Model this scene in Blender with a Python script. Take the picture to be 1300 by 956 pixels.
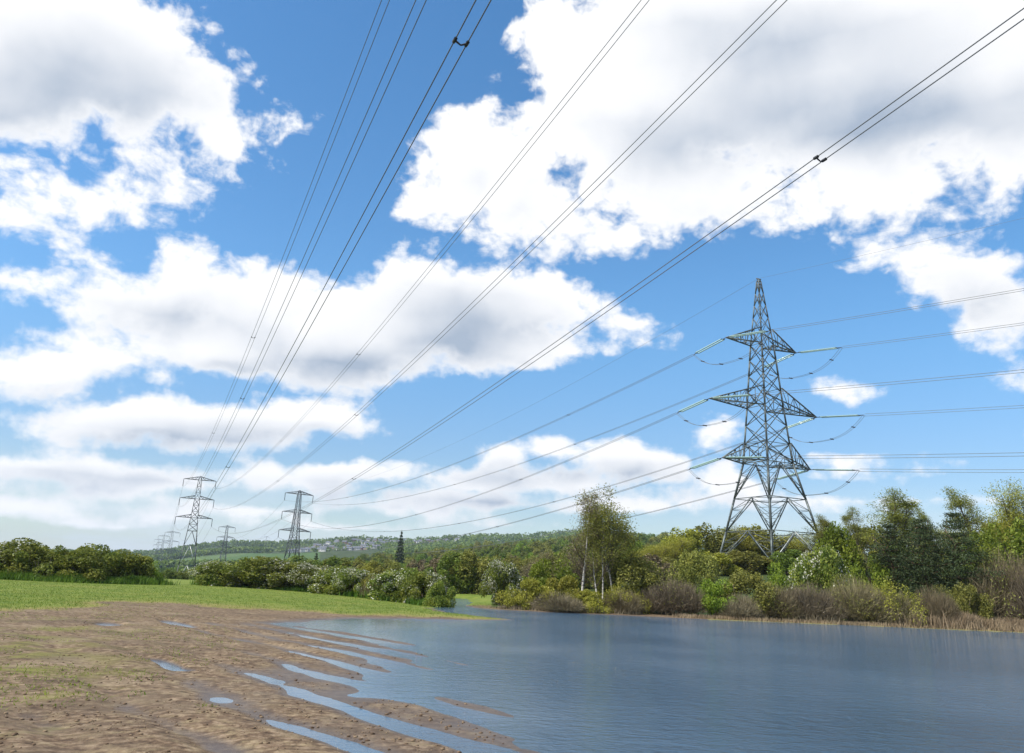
import bpy, math, random
import numpy as np
from mathutils import Vector, Matrix

for o in list(bpy.data.objects):
    bpy.data.objects.remove(o)
C = bpy.context.scene.collection
SC = bpy.context.scene

# ------------------------------------------------------------------ camera
F_PX, PITCH, ROLL, EYE = 1011.0, 0.2947, 0.045, 1.75      # focal length in photo pixels (photo 1300 wide)
cd = bpy.data.cameras.new('camera')
cam = bpy.data.objects.new('camera', cd); C.objects.link(cam)
cd.sensor_width = 36.0; cd.sensor_fit = 'HORIZONTAL'; cd.lens = F_PX / 1300 * 36
cd.shift_y = -(478 - 433.5) / 1300
cd.clip_start = 0.1; cd.clip_end = 20000
fw = Vector((0, math.cos(PITCH), math.sin(PITCH)))
r0 = Vector((1, 0, 0)); u0 = Vector((0, -math.sin(PITCH), math.cos(PITCH)))
cr, sr = math.cos(ROLL), math.sin(ROLL)
rr = r0 * cr + u0 * sr; uu = -sr * r0 + cr * u0
M = Matrix((rr, uu, -fw)).transposed().to_4x4(); M.translation = Vector((0, 0, EYE))
cam.matrix_world = M
SC.camera = cam

def ray(px, py):
    """direction seen at a photograph pixel"""
    return (fw + rr * ((px - 650) / F_PX) - uu * ((py - 433.5) / F_PX)).normalized()

# ------------------------------------------------------------------ sun, sky, exposure
SUN_EL, SUN_AZ = math.radians(48), math.radians(-112)       # azimuth from +Y, negative = to the left
sd = bpy.data.lights.new('sun', 'SUN'); sd.energy = 5.0; sd.angle = math.radians(0.53); sd.color = (1, 0.95, 0.87)
sun = bpy.data.objects.new('sun', sd); C.objects.link(sun)
sdir = Vector((math.sin(SUN_AZ) * math.cos(SUN_EL), math.cos(SUN_AZ) * math.cos(SUN_EL), math.sin(SUN_EL)))
sun.rotation_euler = sdir.to_track_quat('Z', 'Y').to_euler()
SC.view_settings.view_transform = 'Standard'; SC.view_settings.look = 'None'
SC.view_settings.exposure = 0.42; SC.view_settings.gamma = 1.0; SC.view_settings.use_curve_mapping = False

W = bpy.data.worlds.new("World"); SC.world = W; W.use_nodes = True
nt = W.node_tree; nt.nodes.clear()

class NB:
    """tiny node builder"""
    def __init__(s, tree): s.t = tree
    def n(s, typ, **kw):
        nd = s.t.nodes.new(typ)
        for k, v in kw.items(): setattr(nd, k, v)
        return nd
    def put(s, sock, v):
        if isinstance(v, bpy.types.NodeSocket): s.t.links.new(v, sock)
        elif v is not None: sock.default_value = v
    def m(s, op, a, b=None, c=None, clamp=False):
        nd = s.n('ShaderNodeMath', operation=op, use_clamp=clamp)
        for i, v in enumerate((a, b, c)):
            if v is not None: s.put(nd.inputs[i], v)
        return nd.outputs[0]
    def vm(s, op, a, b=None):
        nd = s.n('ShaderNodeVectorMath', operation=op)
        s.put(nd.inputs[0], a)
        if b is not None:
            s.put(nd.inputs[3 if op == 'SCALE' else 1], b)
        return nd.outputs['Value'] if op in ('LENGTH', 'DOT_PRODUCT') else nd.outputs[0]
    def mix(s, f, a, b, blend='MIX'):
        nd = s.n('ShaderNodeMix', data_type='RGBA', blend_type=blend)
        s.put(nd.inputs[0], f); s.put(nd.inputs[6], a); s.put(nd.inputs[7], b)
        return nd.outputs[2]
    def step(s, v, lo, hi, a=0.0, b=1.0):
        nd = s.n('ShaderNodeMapRange', interpolation_type='SMOOTHSTEP')
        s.put(nd.inputs[0], v)
        for i, x in enumerate((lo, hi, a, b)): s.put(nd.inputs[i + 1], x)
        return nd.outputs[0]
    def noise(s, vec, scale, detail=4, rough=0.5, lac=2.0, dist=0.0, col=False, dim='3D', w=None):
        nd = s.n('ShaderNodeTexNoise', noise_dimensions=dim)
        s.put(nd.inputs['Vector'], vec)
        s.put(nd.inputs['Scale'], scale); s.put(nd.inputs['Detail'], detail)
        s.put(nd.inputs['Roughness'], rough); s.put(nd.inputs['Lacunarity'], lac); s.put(nd.inputs['Distortion'], dist)
        return nd.outputs[1 if col else 0]

# cloud layout: each entry one lobe (position and size as seen from the field, turned into azimuth / elevation)
LOBES = [  # cx, cy, rx, ry
 (30,95,150,85),(150,85,125,78),(225,140,95,62),(276,180,36,24),(120,40,130,60),(35,10,110,50),(235,205,60,25),
 (45,278,60,22),(110,272,42,26),(14,236,20,13),(205,238,48,9),(222,266,32,14),(15,357,34,18),(165,215,60,6),(95,225,40,8),
 (140,370,62,30),(235,348,28,34),(215,380,110,38),(330,375,70,42),(300,440,120,42),(440,425,120,58),(430,470,95,26),(530,345,48,34),
 (560,400,120,58),(670,370,82,42),(640,440,110,32),(790,420,44,20),(845,440,10,5),(725,430,50,22),(655,340,50,20),
 (50,470,95,24),(120,455,48,22),(90,425,60,14),(20,525,22,6),(205,478,18,7),(40,500,60,10),
 (90,545,70,18),(180,530,110,27),(300,540,110,26),(400,528,70,24),(455,545,28,12),(260,560,120,14),
 (60,595,150,17),(180,612,120,20),(20,640,120,16),(60,575,50,9),
 (480,600,90,13),(410,610,50,22),(640,580,28,22),(700,568,56,17),(610,612,110,17),(790,580,62,24),(850,600,40,24),(720,610,110,16),(560,640,160,14),
 (340,605,40,20),(300,650,130,10),(800,640,120,14),(230,650,80,12),(100,665,130,8),(500,668,220,7),(930,625,45,22),(920,600,25,20),
 (565,245,55,40),(600,190,62,60),(680,225,90,66),(740,60,70,60),(700,40,45,40),(800,130,140,120),(930,70,220,130),(1120,90,230,140),(1270,90,120,120),
 (660,280,44,20),(760,290,90,30),(850,245,130,52),(960,255,100,36),(1090,225,110,44),(1230,215,90,38),(1270,160,60,50),(1180,245,50,18),
 (1110,318,28,14),(1160,330,55,28),(1220,355,66,36),(1270,395,46,38),(1290,430,26,24),(1290,483,22,9),(1060,487,30,14),(1085,495,24,12),
 (916,545,25,20),(898,560,16,9),(1290,550,15,5),(1060,582,70,8),(1140,610,60,5),(1040,600,60,8),(1200,640,120,8),(1060,640,90,12),(1210,585,8,3),
 (375,150,16,10),
]
HOLES = [(545,296,48,15),(628,322,40,12),(750,336,60,9),(50,212,60,8),(95,330,90,11),(40,398,50,8),(1190,285,60,9),(300,300,60,22),(716,212,14,18),(775,255,20,12),(1200,205,22,10),(1210,285,60,8),(600,330,30,10),(150,205,26,5),(262,215,22,8),(655,118,20,26),(1040,268,30,7),(235,165,12,10)]
GREYS = [(60,105,150,60),(180,125,80,36),(1000,50,150,36),(1110,150,150,40),(900,190,60,24),(590,405,90,36),(600,430,60,20),(215,400,70,18),
 (430,455,90,18),(255,552,130,14),(90,610,150,12),(720,600,110,10),(640,605,60,10),(1230,380,50,20),(440,620,80,8),(560,640,100,8)]

def azel(px, py):
    d = ray(px, py); return math.atan2(d.x, d.y), math.asin(d.z)
AZ_R, EL_R, ROWS, COLS = 0.86, 0.84, 38, 150          # half azimuth range, elevation range, table size
ES = np.concatenate([np.linspace(-0.01, 0.25, 21), np.linspace(0.25, EL_R, 18)[1:]])
KS = np.interp(ES, [0.05, 0.4], [0.004, 0.010])[:, None]
def lobe_field(L, floor):
    """smooth signed distance (radians) to a set of lobes on the azimuth / elevation table"""
    A, E = np.meshgrid(np.linspace(-AZ_R, AZ_R, COLS), ES)
    acc = np.zeros_like(A)
    for (cx, cy, rx, ry) in L:
        c = azel(cx, cy); a = azel(cx + rx, cy); a2 = azel(cx - rx, cy); e = azel(cx, cy - ry); e2 = azel(cx, cy + ry)
        ax = Vector(((a[0] - a2[0]) / 2, (a[1] - a2[1]) / 2)); el_ = Vector(((e[0] - e2[0]) / 2, (e[1] - e2[1]) / 2)).length
        al = ax.length; t = math.atan2(ax.y, ax.x)
        x = ((A - c[0]) * math.cos(t) + (E - c[1]) * math.sin(t)) / al
        y = (-(A - c[0]) * math.sin(t) + (E - c[1]) * math.cos(t)) / el_
        size = min(al, el_) * 0.75 + 0.25 * math.sqrt(al * el_)
        acc += np.exp(-np.clip((np.sqrt(x * x + y * y) - 1) * size, -0.2, 0.2) / KS)
    return np.clip(-KS * np.log(acc + 1e-12), -0.15, 0.15)
_d = np.maximum(lobe_field(LOBES, 0), -lobe_field(HOLES, 0))
def _shift(F, da, de):
    i = np.clip(np.interp(ES + de, ES, np.arange(ROWS)), 0, ROWS - 1.001); j = np.clip(np.arange(COLS) + da / (2 * AZ_R / (COLS - 1)), 0, COLS - 1.001)
    i0 = i.astype(int); j0 = j.astype(int); fi = (i - i0)[:, None]; fj = (j - j0)[None]
    return (F[i0][:, j0] * (1 - fi) + F[i0 + 1][:, j0] * fi) * (1 - fj) + (F[i0][:, j0 + 1] * (1 - fi) + F[i0 + 1][:, j0 + 1] * fi) * fj
OFF = (-0.012, 0.024)
FIELD = np.stack([_d, lobe_field(GREYS, 0), _shift(_d, *OFF)]) / 0.3 + 0.5

def table_group(name):
    g = bpy.data.node_groups.new(name, 'ShaderNodeTree')
    g.interface.new_socket('uv', in_out='INPUT', socket_type='NodeSocketVector')
    g.interface.new_socket('color', in_out='OUTPUT', socket_type='NodeSocketColor')
    b = NB(g); gi = b.n('NodeGroupInput'); go = b.n('NodeGroupOutput')
    sp = b.n('ShaderNodeSeparateXYZ'); b.put(sp.inputs[0], gi.outputs[0])
    u = b.m('MULTIPLY_ADD', sp.outputs[0], 1 / (2 * AZ_R), 0.5, clamp=True)
    cu = b.n('ShaderNodeCombineColor')
    for i in range(3): b.put(cu.inputs[i], u)
    acc = None; es = ES
    for r in range(ROWS):
        cv = b.n('ShaderNodeRGBCurve'); b.put(cv.inputs['Color'], cu.outputs[0])
        mp = cv.mapping; mp.use_clip = False; mp.extend = 'HORIZONTAL'
        for ch in range(3):
            c = mp.curves[ch]; vals = FIELD[ch, r]
            while len(c.points) < COLS: c.points.new(0.5, 0.5)
            for q in range(COLS):
                pt = c.points[q]; pt.handle_type = 'VECTOR'
            for q in range(COLS):
                c.points[q].location = (q / (COLS - 1), float(vals[q]))
        mp.update()
        if acc is None: acc = cv.outputs[0]; continue
        f = b.n('ShaderNodeMapRange'); b.put(f.inputs[0], sp.outputs[1]); f.inputs[1].default_value = float(es[r - 1]); f.inputs[2].default_value = float(es[r])
        acc = b.mix(f.outputs[0], acc, cv.outputs[0])
    b.put(go.inputs[0], acc)
    return g
TG = table_group('cloud_layout')

b = NB(nt)
tc = b.n('ShaderNodeTexCoord'); dvec = tc.outputs['Generated']
sx = b.n('ShaderNodeSeparateXYZ'); b.put(sx.inputs[0], dvec)
az = b.m('ARCTAN2', sx.outputs[0], sx.outputs[1]); el = b.m('ARCSINE', sx.outputs[2])
cu = b.n('ShaderNodeCombineXYZ'); b.put(cu.inputs[0], az); b.put(cu.inputs[1], el)
uv = cu.outputs[0]
wn = b.noise(uv, 9.0, 3, 0.55, col=True, dim='2D')
wv = b.vm('SCALE', b.vm('SUBTRACT', wn, (0.5, 0.5, 0.5)), b.step(el, 0.05, 0.5, 0.012, 0.034))
tg = b.n('ShaderNodeGroup'); tg.node_tree = TG; b.put(tg.inputs[0], b.vm('ADD', uv, wv))
sc_ = b.n('ShaderNodeSeparateColor'); b.put(sc_.inputs[0], tg.outputs[0])
dist = b.m('MULTIPLY_ADD', sc_.outputs[0], 0.3, -0.15)
gx = b.m('MULTIPLY_ADD', sc_.outputs[1], 0.3, -0.15)
dist1 = b.m('MULTIPLY_ADD', sc_.outputs[2], 0.3, -0.15)
# open sky away from the photographed part gets a scattered field of its own
far = b.vm('LENGTH', b.vm('SUBTRACT', uv, (0.0, 0.30, 0)))
bg = b.noise(b.vm('MULTIPLY', uv, (1, 1.6, 1)), 2.6, 3, 0.5, dim='2D')
bgd = b.m('ADD', b.m('MULTIPLY', b.m('SUBTRACT', 0.50, bg), 0.55), b.step(far, 0.66, 0.84, 0.5, 0.0))
dist = b.m('MINIMUM', dist, bgd); dist1 = b.m('MINIMUM', dist1, bgd)
amp = b.m('MULTIPLY', b.step(el, 0.03, 0.60, 0.020, 0.070), b.step(dist, -0.045, 0.0, 0.22, 1.0))
bias = b.step(el, 0.03, 0.45, 0.0010, 0.010)
sq = b.vm('ADD', b.vm('MULTIPLY', uv, (1, 1.35, 1)), b.vm('SCALE', wv, 0.9))
vo = b.n('ShaderNodeTexVoronoi', feature='F1', voronoi_dimensions='2D'); b.put(vo.inputs['Vector'], sq)
vo.inputs['Scale'].default_value = 26.0; vo.inputs['Detail'].default_value = 2.0; vo.inputs['Roughness'].default_value = 0.6
puff = b.m('SUBTRACT', 0.45, vo.outputs['Distance'])
def dens(n, dd, extra=None):
    v = b.m('SUBTRACT', n, 0.48)
    if extra is not None: v = b.m('MULTIPLY_ADD', extra, 0.20, v)
    return b.m('ADD', b.m('SUBTRACT', bias, dd), b.m('MULTIPLY', v, b.m('MULTIPLY', amp, 1.10)))
d0 = dens(b.noise(sq, 16.0, 10, 0.63, dim='2D'), dist, puff)
l0 = dens(b.noise(sq, 16.0, 6, 0.55, dim='2D'), dist)
l1 = dens(b.noise(b.vm('ADD', sq, (OFF[0], OFF[1] * 1.35, 0)), 16.0, 6, 0.55, dim='2D'), dist1)
edge = b.step(el, 0.05, 0.5, 0.010, 0.021)
alpha = b.step(b.m('DIVIDE', d0, edge), -0.15, 1.0)
shade = b.step(b.m('SUBTRACT', l1, l0), b.step(el, 0.1, 0.5, -0.010, -0.020), b.step(el, 0.1, 0.5, 0.020, 0.045))              # thicker towards the sun = shaded side
thick = b.step(l1, 0.02, 0.14)
grey = b.step(gx, b.step(el, 0.1, 0.5, 0.02, 0.05), b.step(el, 0.1, 0.5, -0.02, -0.06))
soft = b.noise(uv, 9, 5, 0.55, dim='2D')
sh = b.m('ADD', b.m('MULTIPLY', shade, b.step(el, 0.1, 0.45, 0.75, 0.36)), b.m('MULTIPLY', thick, 0.20))
sh = b.m('ADD', sh, b.m('MULTIPLY', grey, b.m('MULTIPLY_ADD', soft, 0.7, 0.42)))
sh = b.m('MULTIPLY', sh, b.step(d0, 0.0, b.step(el, 0.1, 0.5, 0.018, 0.05), 0.12, 1.0), clamp=True)
CW = 8.0                                                           # cloud radiance before the 0.1 strength
ccol = b.mix(sh, (CW * 1.02, CW * 1.02, CW * 1.03, 1), (CW * 0.40, CW * 0.48, CW * 0.60, 1))
sky = b.n('ShaderNodeTexSky', sky_type='NISHITA', sun_disc=False, sun_elevation=SUN_EL, sun_rotation=SUN_AZ)
sky.air_density = 1.0; sky.dust_density = 0.4; sky.ozone_density = 2.0; sky.altitude = 0
hsv = b.n('ShaderNodeHueSaturation'); b.put(hsv.inputs['Color'], sky.outputs[0]); hsv.inputs['Saturation'].default_value = 1.26; hsv.inputs['Value'].default_value = 1.5; b.put(hsv.inputs['Value'], b.step(el, 0.0, 0.38, 0.95, 1.48)); b.put(hsv.inputs['Hue'], b.step(el, 0.0, 0.30, 0.513, 0.496))
veil = b.m('MULTIPLY', b.step(el, 0.15, 0.0), b.step(b.noise(b.vm('MULTIPLY', uv, (1, 5, 1)), 4, 5, 0.6, dim='2D'), 0.3, 0.75, 0.15, 0.95))
base = b.mix(veil, hsv.outputs[0], (CW * 0.76, CW * 0.83, CW * 0.92, 1))
final = b.mix(alpha, base, ccol)
bgn = b.n('ShaderNodeBackground'); b.put(bgn.inputs[0], final); bgn.inputs[1].default_value = 0.1
wo = b.n('ShaderNodeOutputWorld'); b.put(wo.inputs[0], bgn.outputs[0])
W.cycles.sampling_method = 'MANUAL'; W.cycles.sample_map_resolution = 512

# ------------------------------------------------------------------ helpers
GROUND_COL = {}
def at(px, py, D):
    """world x and z of what shows at a photo pixel, at forward distance D"""
    d = ray(px, py); return d.x / d.y * D, EYE + d.z / d.y * D

def tag(o, label=None, cat=None, group=None, kind=None):
    for k, v in (('label', label), ('category', cat), ('group', group), ('kind', kind)):
        if v: o[k] = v
    return o
def empty(name, loc, rz=0.0, label=None, cat=None, group=None, scale=None):
    o = bpy.data.objects.new(name, None); C.objects.link(o); o.location = loc; o.rotation_euler = (0, 0, rz)
    o.empty_display_size = 0.5
    if scale: o.scale = scale
    return tag(o, label, cat, group)
def mesh_from(name, V, Fc, mat=None, smooth=False):
    V = np.asarray(V, np.float32); Fc = np.asarray(Fc, np.int32); me = bpy.data.meshes.new(name)
    n, k = Fc.shape
    me.vertices.add(len(V)); me.vertices.foreach_set('co', V.ravel())
    me.loops.add(n * k); me.loops.foreach_set('vertex_index', Fc.ravel())
    me.polygons.add(n); me.polygons.foreach_set('loop_start', np.arange(0, n * k, k, dtype=np.int32)); me.polygons.foreach_set('loop_total', np.full(n, k, np.int32))
    if smooth: me.polygons.foreach_set('use_smooth', np.ones(n, bool))
    me.update(calc_edges=True)
    if mat: me.materials.append(mat)
    return me
def link(name, me, parent=None, loc=None):
    o = bpy.data.objects.new(name, me); C.objects.link(o)
    if parent: o.parent = parent
    if loc is not None: o.location = loc
    return o

def material(name, rough=0.7, spec=0.3):
    m = bpy.data.materials.new(name); m.use_nodes = True; t = m.node_tree
    p = t.nodes['Principled BSDF']; p.inputs['Roughness'].default_value = rough; p.inputs['Specular IOR Level'].default_value = spec
    return m, NB(t), p
def rgb(*c): return (c[0], c[1], c[2], 1)
def ramp(b, f, stops):
    r = b.n('ShaderNodeValToRGB'); b.put(r.inputs[0], f); e = r.color_ramp.elements
    while len(e) < len(stops): e.new(0.5)
    for i, (p_, c_) in enumerate(stops): e[i].position = p_; e[i].color = rgb(*c_)
    return r.outputs[0]

# ------------------------------------------------------------------ smooth value noise for the terrain (numpy)
_rs = np.random.RandomState(5); _T = _rs.rand(256, 256)
def vnoise(x, y):
    xi = np.floor(x).astype(int); yi = np.floor(y).astype(int); fx = x - xi; fy = y - yi
    fx = fx * fx * (3 - 2 * fx); fy = fy * fy * (3 - 2 * fy)
    a = _T[xi & 255, yi & 255]; b_ = _T[(xi + 1) & 255, yi & 255]; c = _T[xi & 255, (yi + 1) & 255]; d = _T[(xi + 1) & 255, (yi + 1) & 255]
    return (a + (b_ - a) * fx) + ((c + (d - c) * fx) - (a + (b_ - a) * fx)) * fy
def fbm(x, y, oct=4):
    s = 0; a = 0.5
    for i in range(oct):
        s = s + a * (vnoise(x * 2 ** i + 17.3 * i, y * 2 ** i + 9.1 * i) - 0.5); a *= 0.5
    return s

# flood water outline (metres, camera at 0,0 looking along +Y)
SHORE = np.array([(3.6, -30), (1.3, 0), (-0.4, 8), (-1.5, 14), (-2.9, 20), (-4.6, 26), (-6.4, 28.6), (-8.0, 30.6), (-7.6, 33), (-6.6, 36.5), (-3.5, 38.8), (-0.4, 40.6), (0.9, 42.2), (-0.8, 44.5),
  (-3.0, 49), (-4.6, 57), (-5.6, 72), (-6.8, 86), (-5.0, 89.5), (-3.3, 87), (-2.6, 72), (-2.2, 60), (-1.2, 57.2), (3, 56.6), (8, 56.8), (12.8, 56.2), (20, 57.2), (28, 57.6), (37, 58.2), (60, 61), (120, 70), (120, -30)], float)
def shore_dist(x, y):
    """signed distance to the water outline, negative on the water"""
    best = np.full(x.shape, 1e9); ins = np.zeros(x.shape, bool); n = len(SHORE)
    for i in range(n):
        ax, ay = SHORE[i]; bx, by = SHORE[(i + 1) % n]; ex, ey = bx - ax, by - ay
        t = np.clip(((x - ax) * ex + (y - ay) * ey) / (ex * ex + ey * ey), 0, 1)
        best = np.minimum(best, (x - ax - ex * t) ** 2 + (y - ay - ey * t) ** 2)
        c = ((ay > y) != (by > y)) & (x < (bx - ax) * (y - ay) / (by - ay + 1e-12) + ax); ins ^= c
    d = np.sqrt(best); return np.where(ins, -d, d) + fbm(x / 2.4, y / 2.4, 5) * 1.3 * np.clip((y - 28) / 10, 0.15, 1) * np.clip((d + 3) / 3, 1, 1) * np.clip((12 - d) / 8, 0, 1)

T_COL = np.array([-2.5, -0.66, -0.45, -0.30, -0.15, 0.0, 0.12, 0.25, 0.45, 0.65, 2.5])
T_D = np.array([60, 100, 150, 250, 400, 600, 900, 1300, 1700, 2300, 6000.])
T_Z = np.array([
 [.5, .5, .5, .5, .5, .5, .5, .5, .5, .5, .5],
 [.5, .5, .5, .5, .3, .4, 2.2, 4.2, 5., 5, 5],
 [0, -1., -1.5, -1.5, 0, 1.2, 4, 6, 7, 7, 7],
 [-4, -4, -5, -4, 0, 5, 8, 10, 10, 10, 10],
 [-5, -5, -6, -5, 2, 10, 14, 16, 16, 16, 16],
 [0, -2, -4, 0, 8, 18, 26, 30, 28, 28, 28],
 [5, 4, 2, 9, 18, 32, 45, 45, 40, 40, 40],
 [10, 8, 8, 30, 42, 50, 68, 60, 55, 55, 55],
 [14, 12, 22, 54, 73, 88, 108, 95, 80, 80, 80],
 [12, 14, 24, 50, 70, 85, 100, 90, 75, 75, 75],
 [0, 0, 0, 0, 0, 0, 0, 0, 0, 0, 0]], float)
def far_z(x, y):
    D = np.maximum(y, 1); c = np.clip(x / np.maximum(D, 40), -2.49, 2.49); d = np.clip(D, 60, 5990)
    i = np.clip(np.searchsorted(T_D, d) - 1, 0, len(T_D) - 2); j = np.clip(np.searchsorted(T_COL, c) - 1, 0, len(T_COL) - 2)
    fi = (d - T_D[i]) / (T_D[i + 1] - T_D[i]); fj = (c - T_COL[j]) / (T_COL[j + 1] - T_COL[j]); fj = fj * fj * (3 - 2 * fj)
    a = T_Z[i, j] * (1 - fj) + T_Z[i, j + 1] * fj; b_ = T_Z[i + 1, j] * (1 - fj) + T_Z[i + 1, j + 1] * fj
    return a * (1 - fi) + b_ * fi + np.clip((d - 400) / 600, 0, 1) * 10 * fbm(x / 160 + 50, y / 160 + 50, 4)
FDIR = np.array([0.585, -0.811]); FNRM = np.array([0.811, 0.585])     # direction of the drowned wheel ruts and drills
def rut_profile(x, y):
    q = x * FNRM[0] + y * FNRM[1]; w = q + 1.1 * fbm(x / 6 + 3, y / 6, 3) + 0.25 * fbm(x / 1.2, y / 1.2, 2)
    ridge = 0.5 + 0.5 * np.cos(w * 2 * math.pi / 1.22 + 1.1) ; ridge2 = 0.5 + 0.5 * np.cos(w * 2 * math.pi / 0.62)
    return (0.7 * ridge ** 1.3 + 0.28 * ridge2) * (0.75 + 1.3 * fbm(x / 3 + 30, y / 3, 3)) - 0.30
def ground_z(x, y):
    x = np.asarray(x, float); y = np.asarray(y, float)
    d = shore_dist(x, y)
    near = np.where(d > 0, 0.5 * (1 - np.exp(-d / 14)), np.maximum(np.where(y > 42, 0.2, 0.022) * d, -0.9))
    mudside = np.clip((31 - y) / 5, 0, 1) * np.clip((10 - x) / 6, 0, 1)
    slope = np.where(d > 0, 0.013 * d * 1.0 + 0.0003 * d * d, 0.016 * d)
    slope = np.where(d > 0, np.minimum(slope, 0.013 * d + 0.08), slope)
    near = near * (1 - mudside) + slope * mudside
    rut = rut_profile(x, y) * 0.092 * mudside * np.clip(1 - (d - 3) / 8, 0.12, 1) * np.clip(1.35 + d / 5, 0, 1)
    calm_ = np.where((y > 42) & (d < 0), 0.0, 1.0)
    rough = fbm(x / 1.3, y / 1.3, 6) * 0.065 * np.clip((45 - y) / 15, 0.0, 1) * np.clip(1 + d / 3, 0, 1) + fbm(x / 9 + 7, y / 9, 3) * 0.07 * np.clip(d / 4 + .5, 0, 1)
    far = far_z(x, y); near = near + rut + calm_ * rough * np.where(d > 0, np.clip(d / 2, 0.5, 1), 1)
    bank = (d > 0) & (y > 52)
    for (cx_, cy_, la, wb) in PUDDLES:
        u_ = (x - cx_) * FDIR[0] + (y - cy_) * FDIR[1]; v_ = (x - cx_) * FNRM[0] + (y - cy_) * FNRM[1]
        w_ = np.clip(1.6 - np.sqrt((u_ / la) ** 2 + (v_ / wb) ** 2) - 1.2 * fbm(x / 0.7, y / 0.7, 4), 0, 1); w_ = w_ * w_ * (3 - 2 * w_); near = near * (1 - w_) + (-0.03) * w_
    f = np.clip((y - 60) / 30, 0, 1) * np.clip(d / 3, 0, 1); f = f * f * (3 - 2 * f)
    return near * (1 - f) + far * f
PUDDLES = [(-6.2, 16.2, 0.85, 0.20), (-11.9, 25.9, 1.1, 0.36), (-10.6, 27.8, 1.5, 0.30)]
def gz(x, y): return float(ground_z(np.array([x]), np.array([y]))[0])

def leftover_mud(x, y, d):
    """1 on bare drowned soil, 0 on grass: boundary follows the photographed edge of the field"""
    tx = x / np.maximum(y, 0.5)
    edge = np.interp(tx, [-2.5, -0.75, -0.62, -0.57, -0.50, -0.45, -0.30, -0.19, -0.09, -0.03, 0.05], [23.5, 24.5, 25.8, 27.5, 32.0, 36, 39.0, 38.8, 40.5, 41.5, 42])
    return 1 / (1 + np.exp(-(edge - y + fbm(x / 4, y / 4, 5) * 7.0) / 1.3))

# ---- one ground sheet on rings around the viewpoint
fine = np.tan(np.linspace(-0.80, 0.80, 620)); angf = np.linspace(-0.80, 0.80, 620)
ang = np.concatenate([np.linspace(-math.pi, -0.80, 60)[:-1], angf, np.linspace(0.80, math.pi, 60)[1:-1]])
rad = np.concatenate([np.geomspace(3.2, 62, 520)[:-1], np.geomspace(62, 9000, 230)]); rad = np.concatenate([[1.0, 2.0], rad])
A_, R_ = np.meshgrid(ang, rad); GX = (np.sin(A_) * R_).ravel(); GY = (np.cos(A_) * R_).ravel()
GZ = ground_z(GX, GY); nA, nR = len(ang), len(rad)
ii, jj = np.meshgrid(np.arange(nR - 1), np.arange(nA), indexing='ij'); j2 = (jj + 1) % nA
Fq = np.stack([ii * nA + jj, ii * nA + j2, (ii + 1) * nA + j2, (ii + 1) * nA + jj], -1).reshape(-1, 4)[:, ::-1]
V = np.stack([GX, GY, GZ], 1); V = np.vstack([V, [[0, 0, gz(0, 0)]]])
Fq = np.vstack([Fq, [[nA * nR, (k + 1) % nA, k, k] for k in range(0)]]) if False else Fq

gm, b, p = material('field_ground', 0.9, 0.15)
att = b.n('ShaderNodeAttribute', attribute_name='zone'); sz = b.n('ShaderNodeSeparateColor'); b.put(sz.inputs[0], att.outputs['Color'])
geo = b.n('ShaderNodeNewGeometry'); pos = geo.outputs['Position']; sp = b.n('ShaderNodeSeparateXYZ'); b.put(sp.inputs[0], pos)
flat = b.n('ShaderNodeCombineXYZ'); b.put(flat.inputs[0], sp.outputs[0]); b.put(flat.inputs[1], sp.outputs[1]); P2 = flat.outputs[0]
n_fine = b.noise(P2, 7.0, 8, 0.65); n_mid = b.noise(P2, 0.9, 6, 0.6); n_big = b.noise(P2, 0.16, 4, 0.55); n_tiny = b.noise(P2, 38, 4, 0.6)
# soil with straw-coloured litter and a few green patches
soil = ramp(b, n_fine, [(0.34, (0.040, 0.026, 0.017)), (0.5, (0.125, 0.084, 0.053)), (0.66, (0.280, 0.212, 0.142))])
ln = b.noise(b.vm('MULTIPLY', P2, (1.0, 1.0, 1)), 3.0, 10, 0.78)
soil = b.mix(b.m('MULTIPLY', b.step(ln, 0.46, 0.66), 0.75), soil, rgb(0.255, 0.203, 0.118))
green_in = b.m('MULTIPLY', b.step(b.m('ADD', n_mid, b.m('MULTIPLY', b.m('SUBTRACT', n_big, 0.5), 1.0)), 0.52, 0.70), sz.outputs[2])
soil = b.mix(b.m('MULTIPLY', green_in, 0.8), soil, rgb(0.150, 0.150, 0.040))
rq = b.n('ShaderNodeMapping'); b.put(rq.inputs['Vector'], P2); rq.inputs['Rotation'].default_value = (0, 0, math.atan2(0.811, 0.585)); rq.inputs['Scale'].default_value = (0.35, 2.2, 1)
drill = b.noise(rq.outputs[0], 1.6, 6, 0.6)
soil = b.mix(b.m('MULTIPLY', b.step(drill, 0.50, 0.64), 0.55), soil, rgb(0.060, 0.040, 0.027))
soil = b.mix(b.m('MULTIPLY', b.step(b.noise(P2, 0.55, 5, 0.6), 0.50, 0.68), 0.45), soil, rgb(0.240, 0.188, 0.125))
soil = b.mix(b.m('MULTIPLY', b.step(b.noise(P2, 0.33, 6, 0.65), 0.50, 0.60), 0.40), soil, rgb(0.085, 0.062, 0.045))
wet = b.step(sp.outputs[2], 0.040, 0.002)
wetn = b.m('MULTIPLY', wet, sz.outputs[0])
soil = b.mix(b.m('MULTIPLY', wetn, 0.75), soil, rgb(0.062, 0.044, 0.032))
grass = ramp(b, n_mid, [(0.25, (0.070, 0.110, 0.018)), (0.5, (0.125, 0.170, 0.026)), (0.78, (0.215, 0.220, 0.050))])
grass = b.mix(b.m('MULTIPLY', b.step(n_fine, 0.4, 0.62), 0.30), grass, rgb(0.055, 0.085, 0.012))
grass = b.mix(b.m('MULTIPLY', b.step(n_big, 0.45, 0.7), 0.35), grass, rgb(0.225, 0.215, 0.060))
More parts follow.
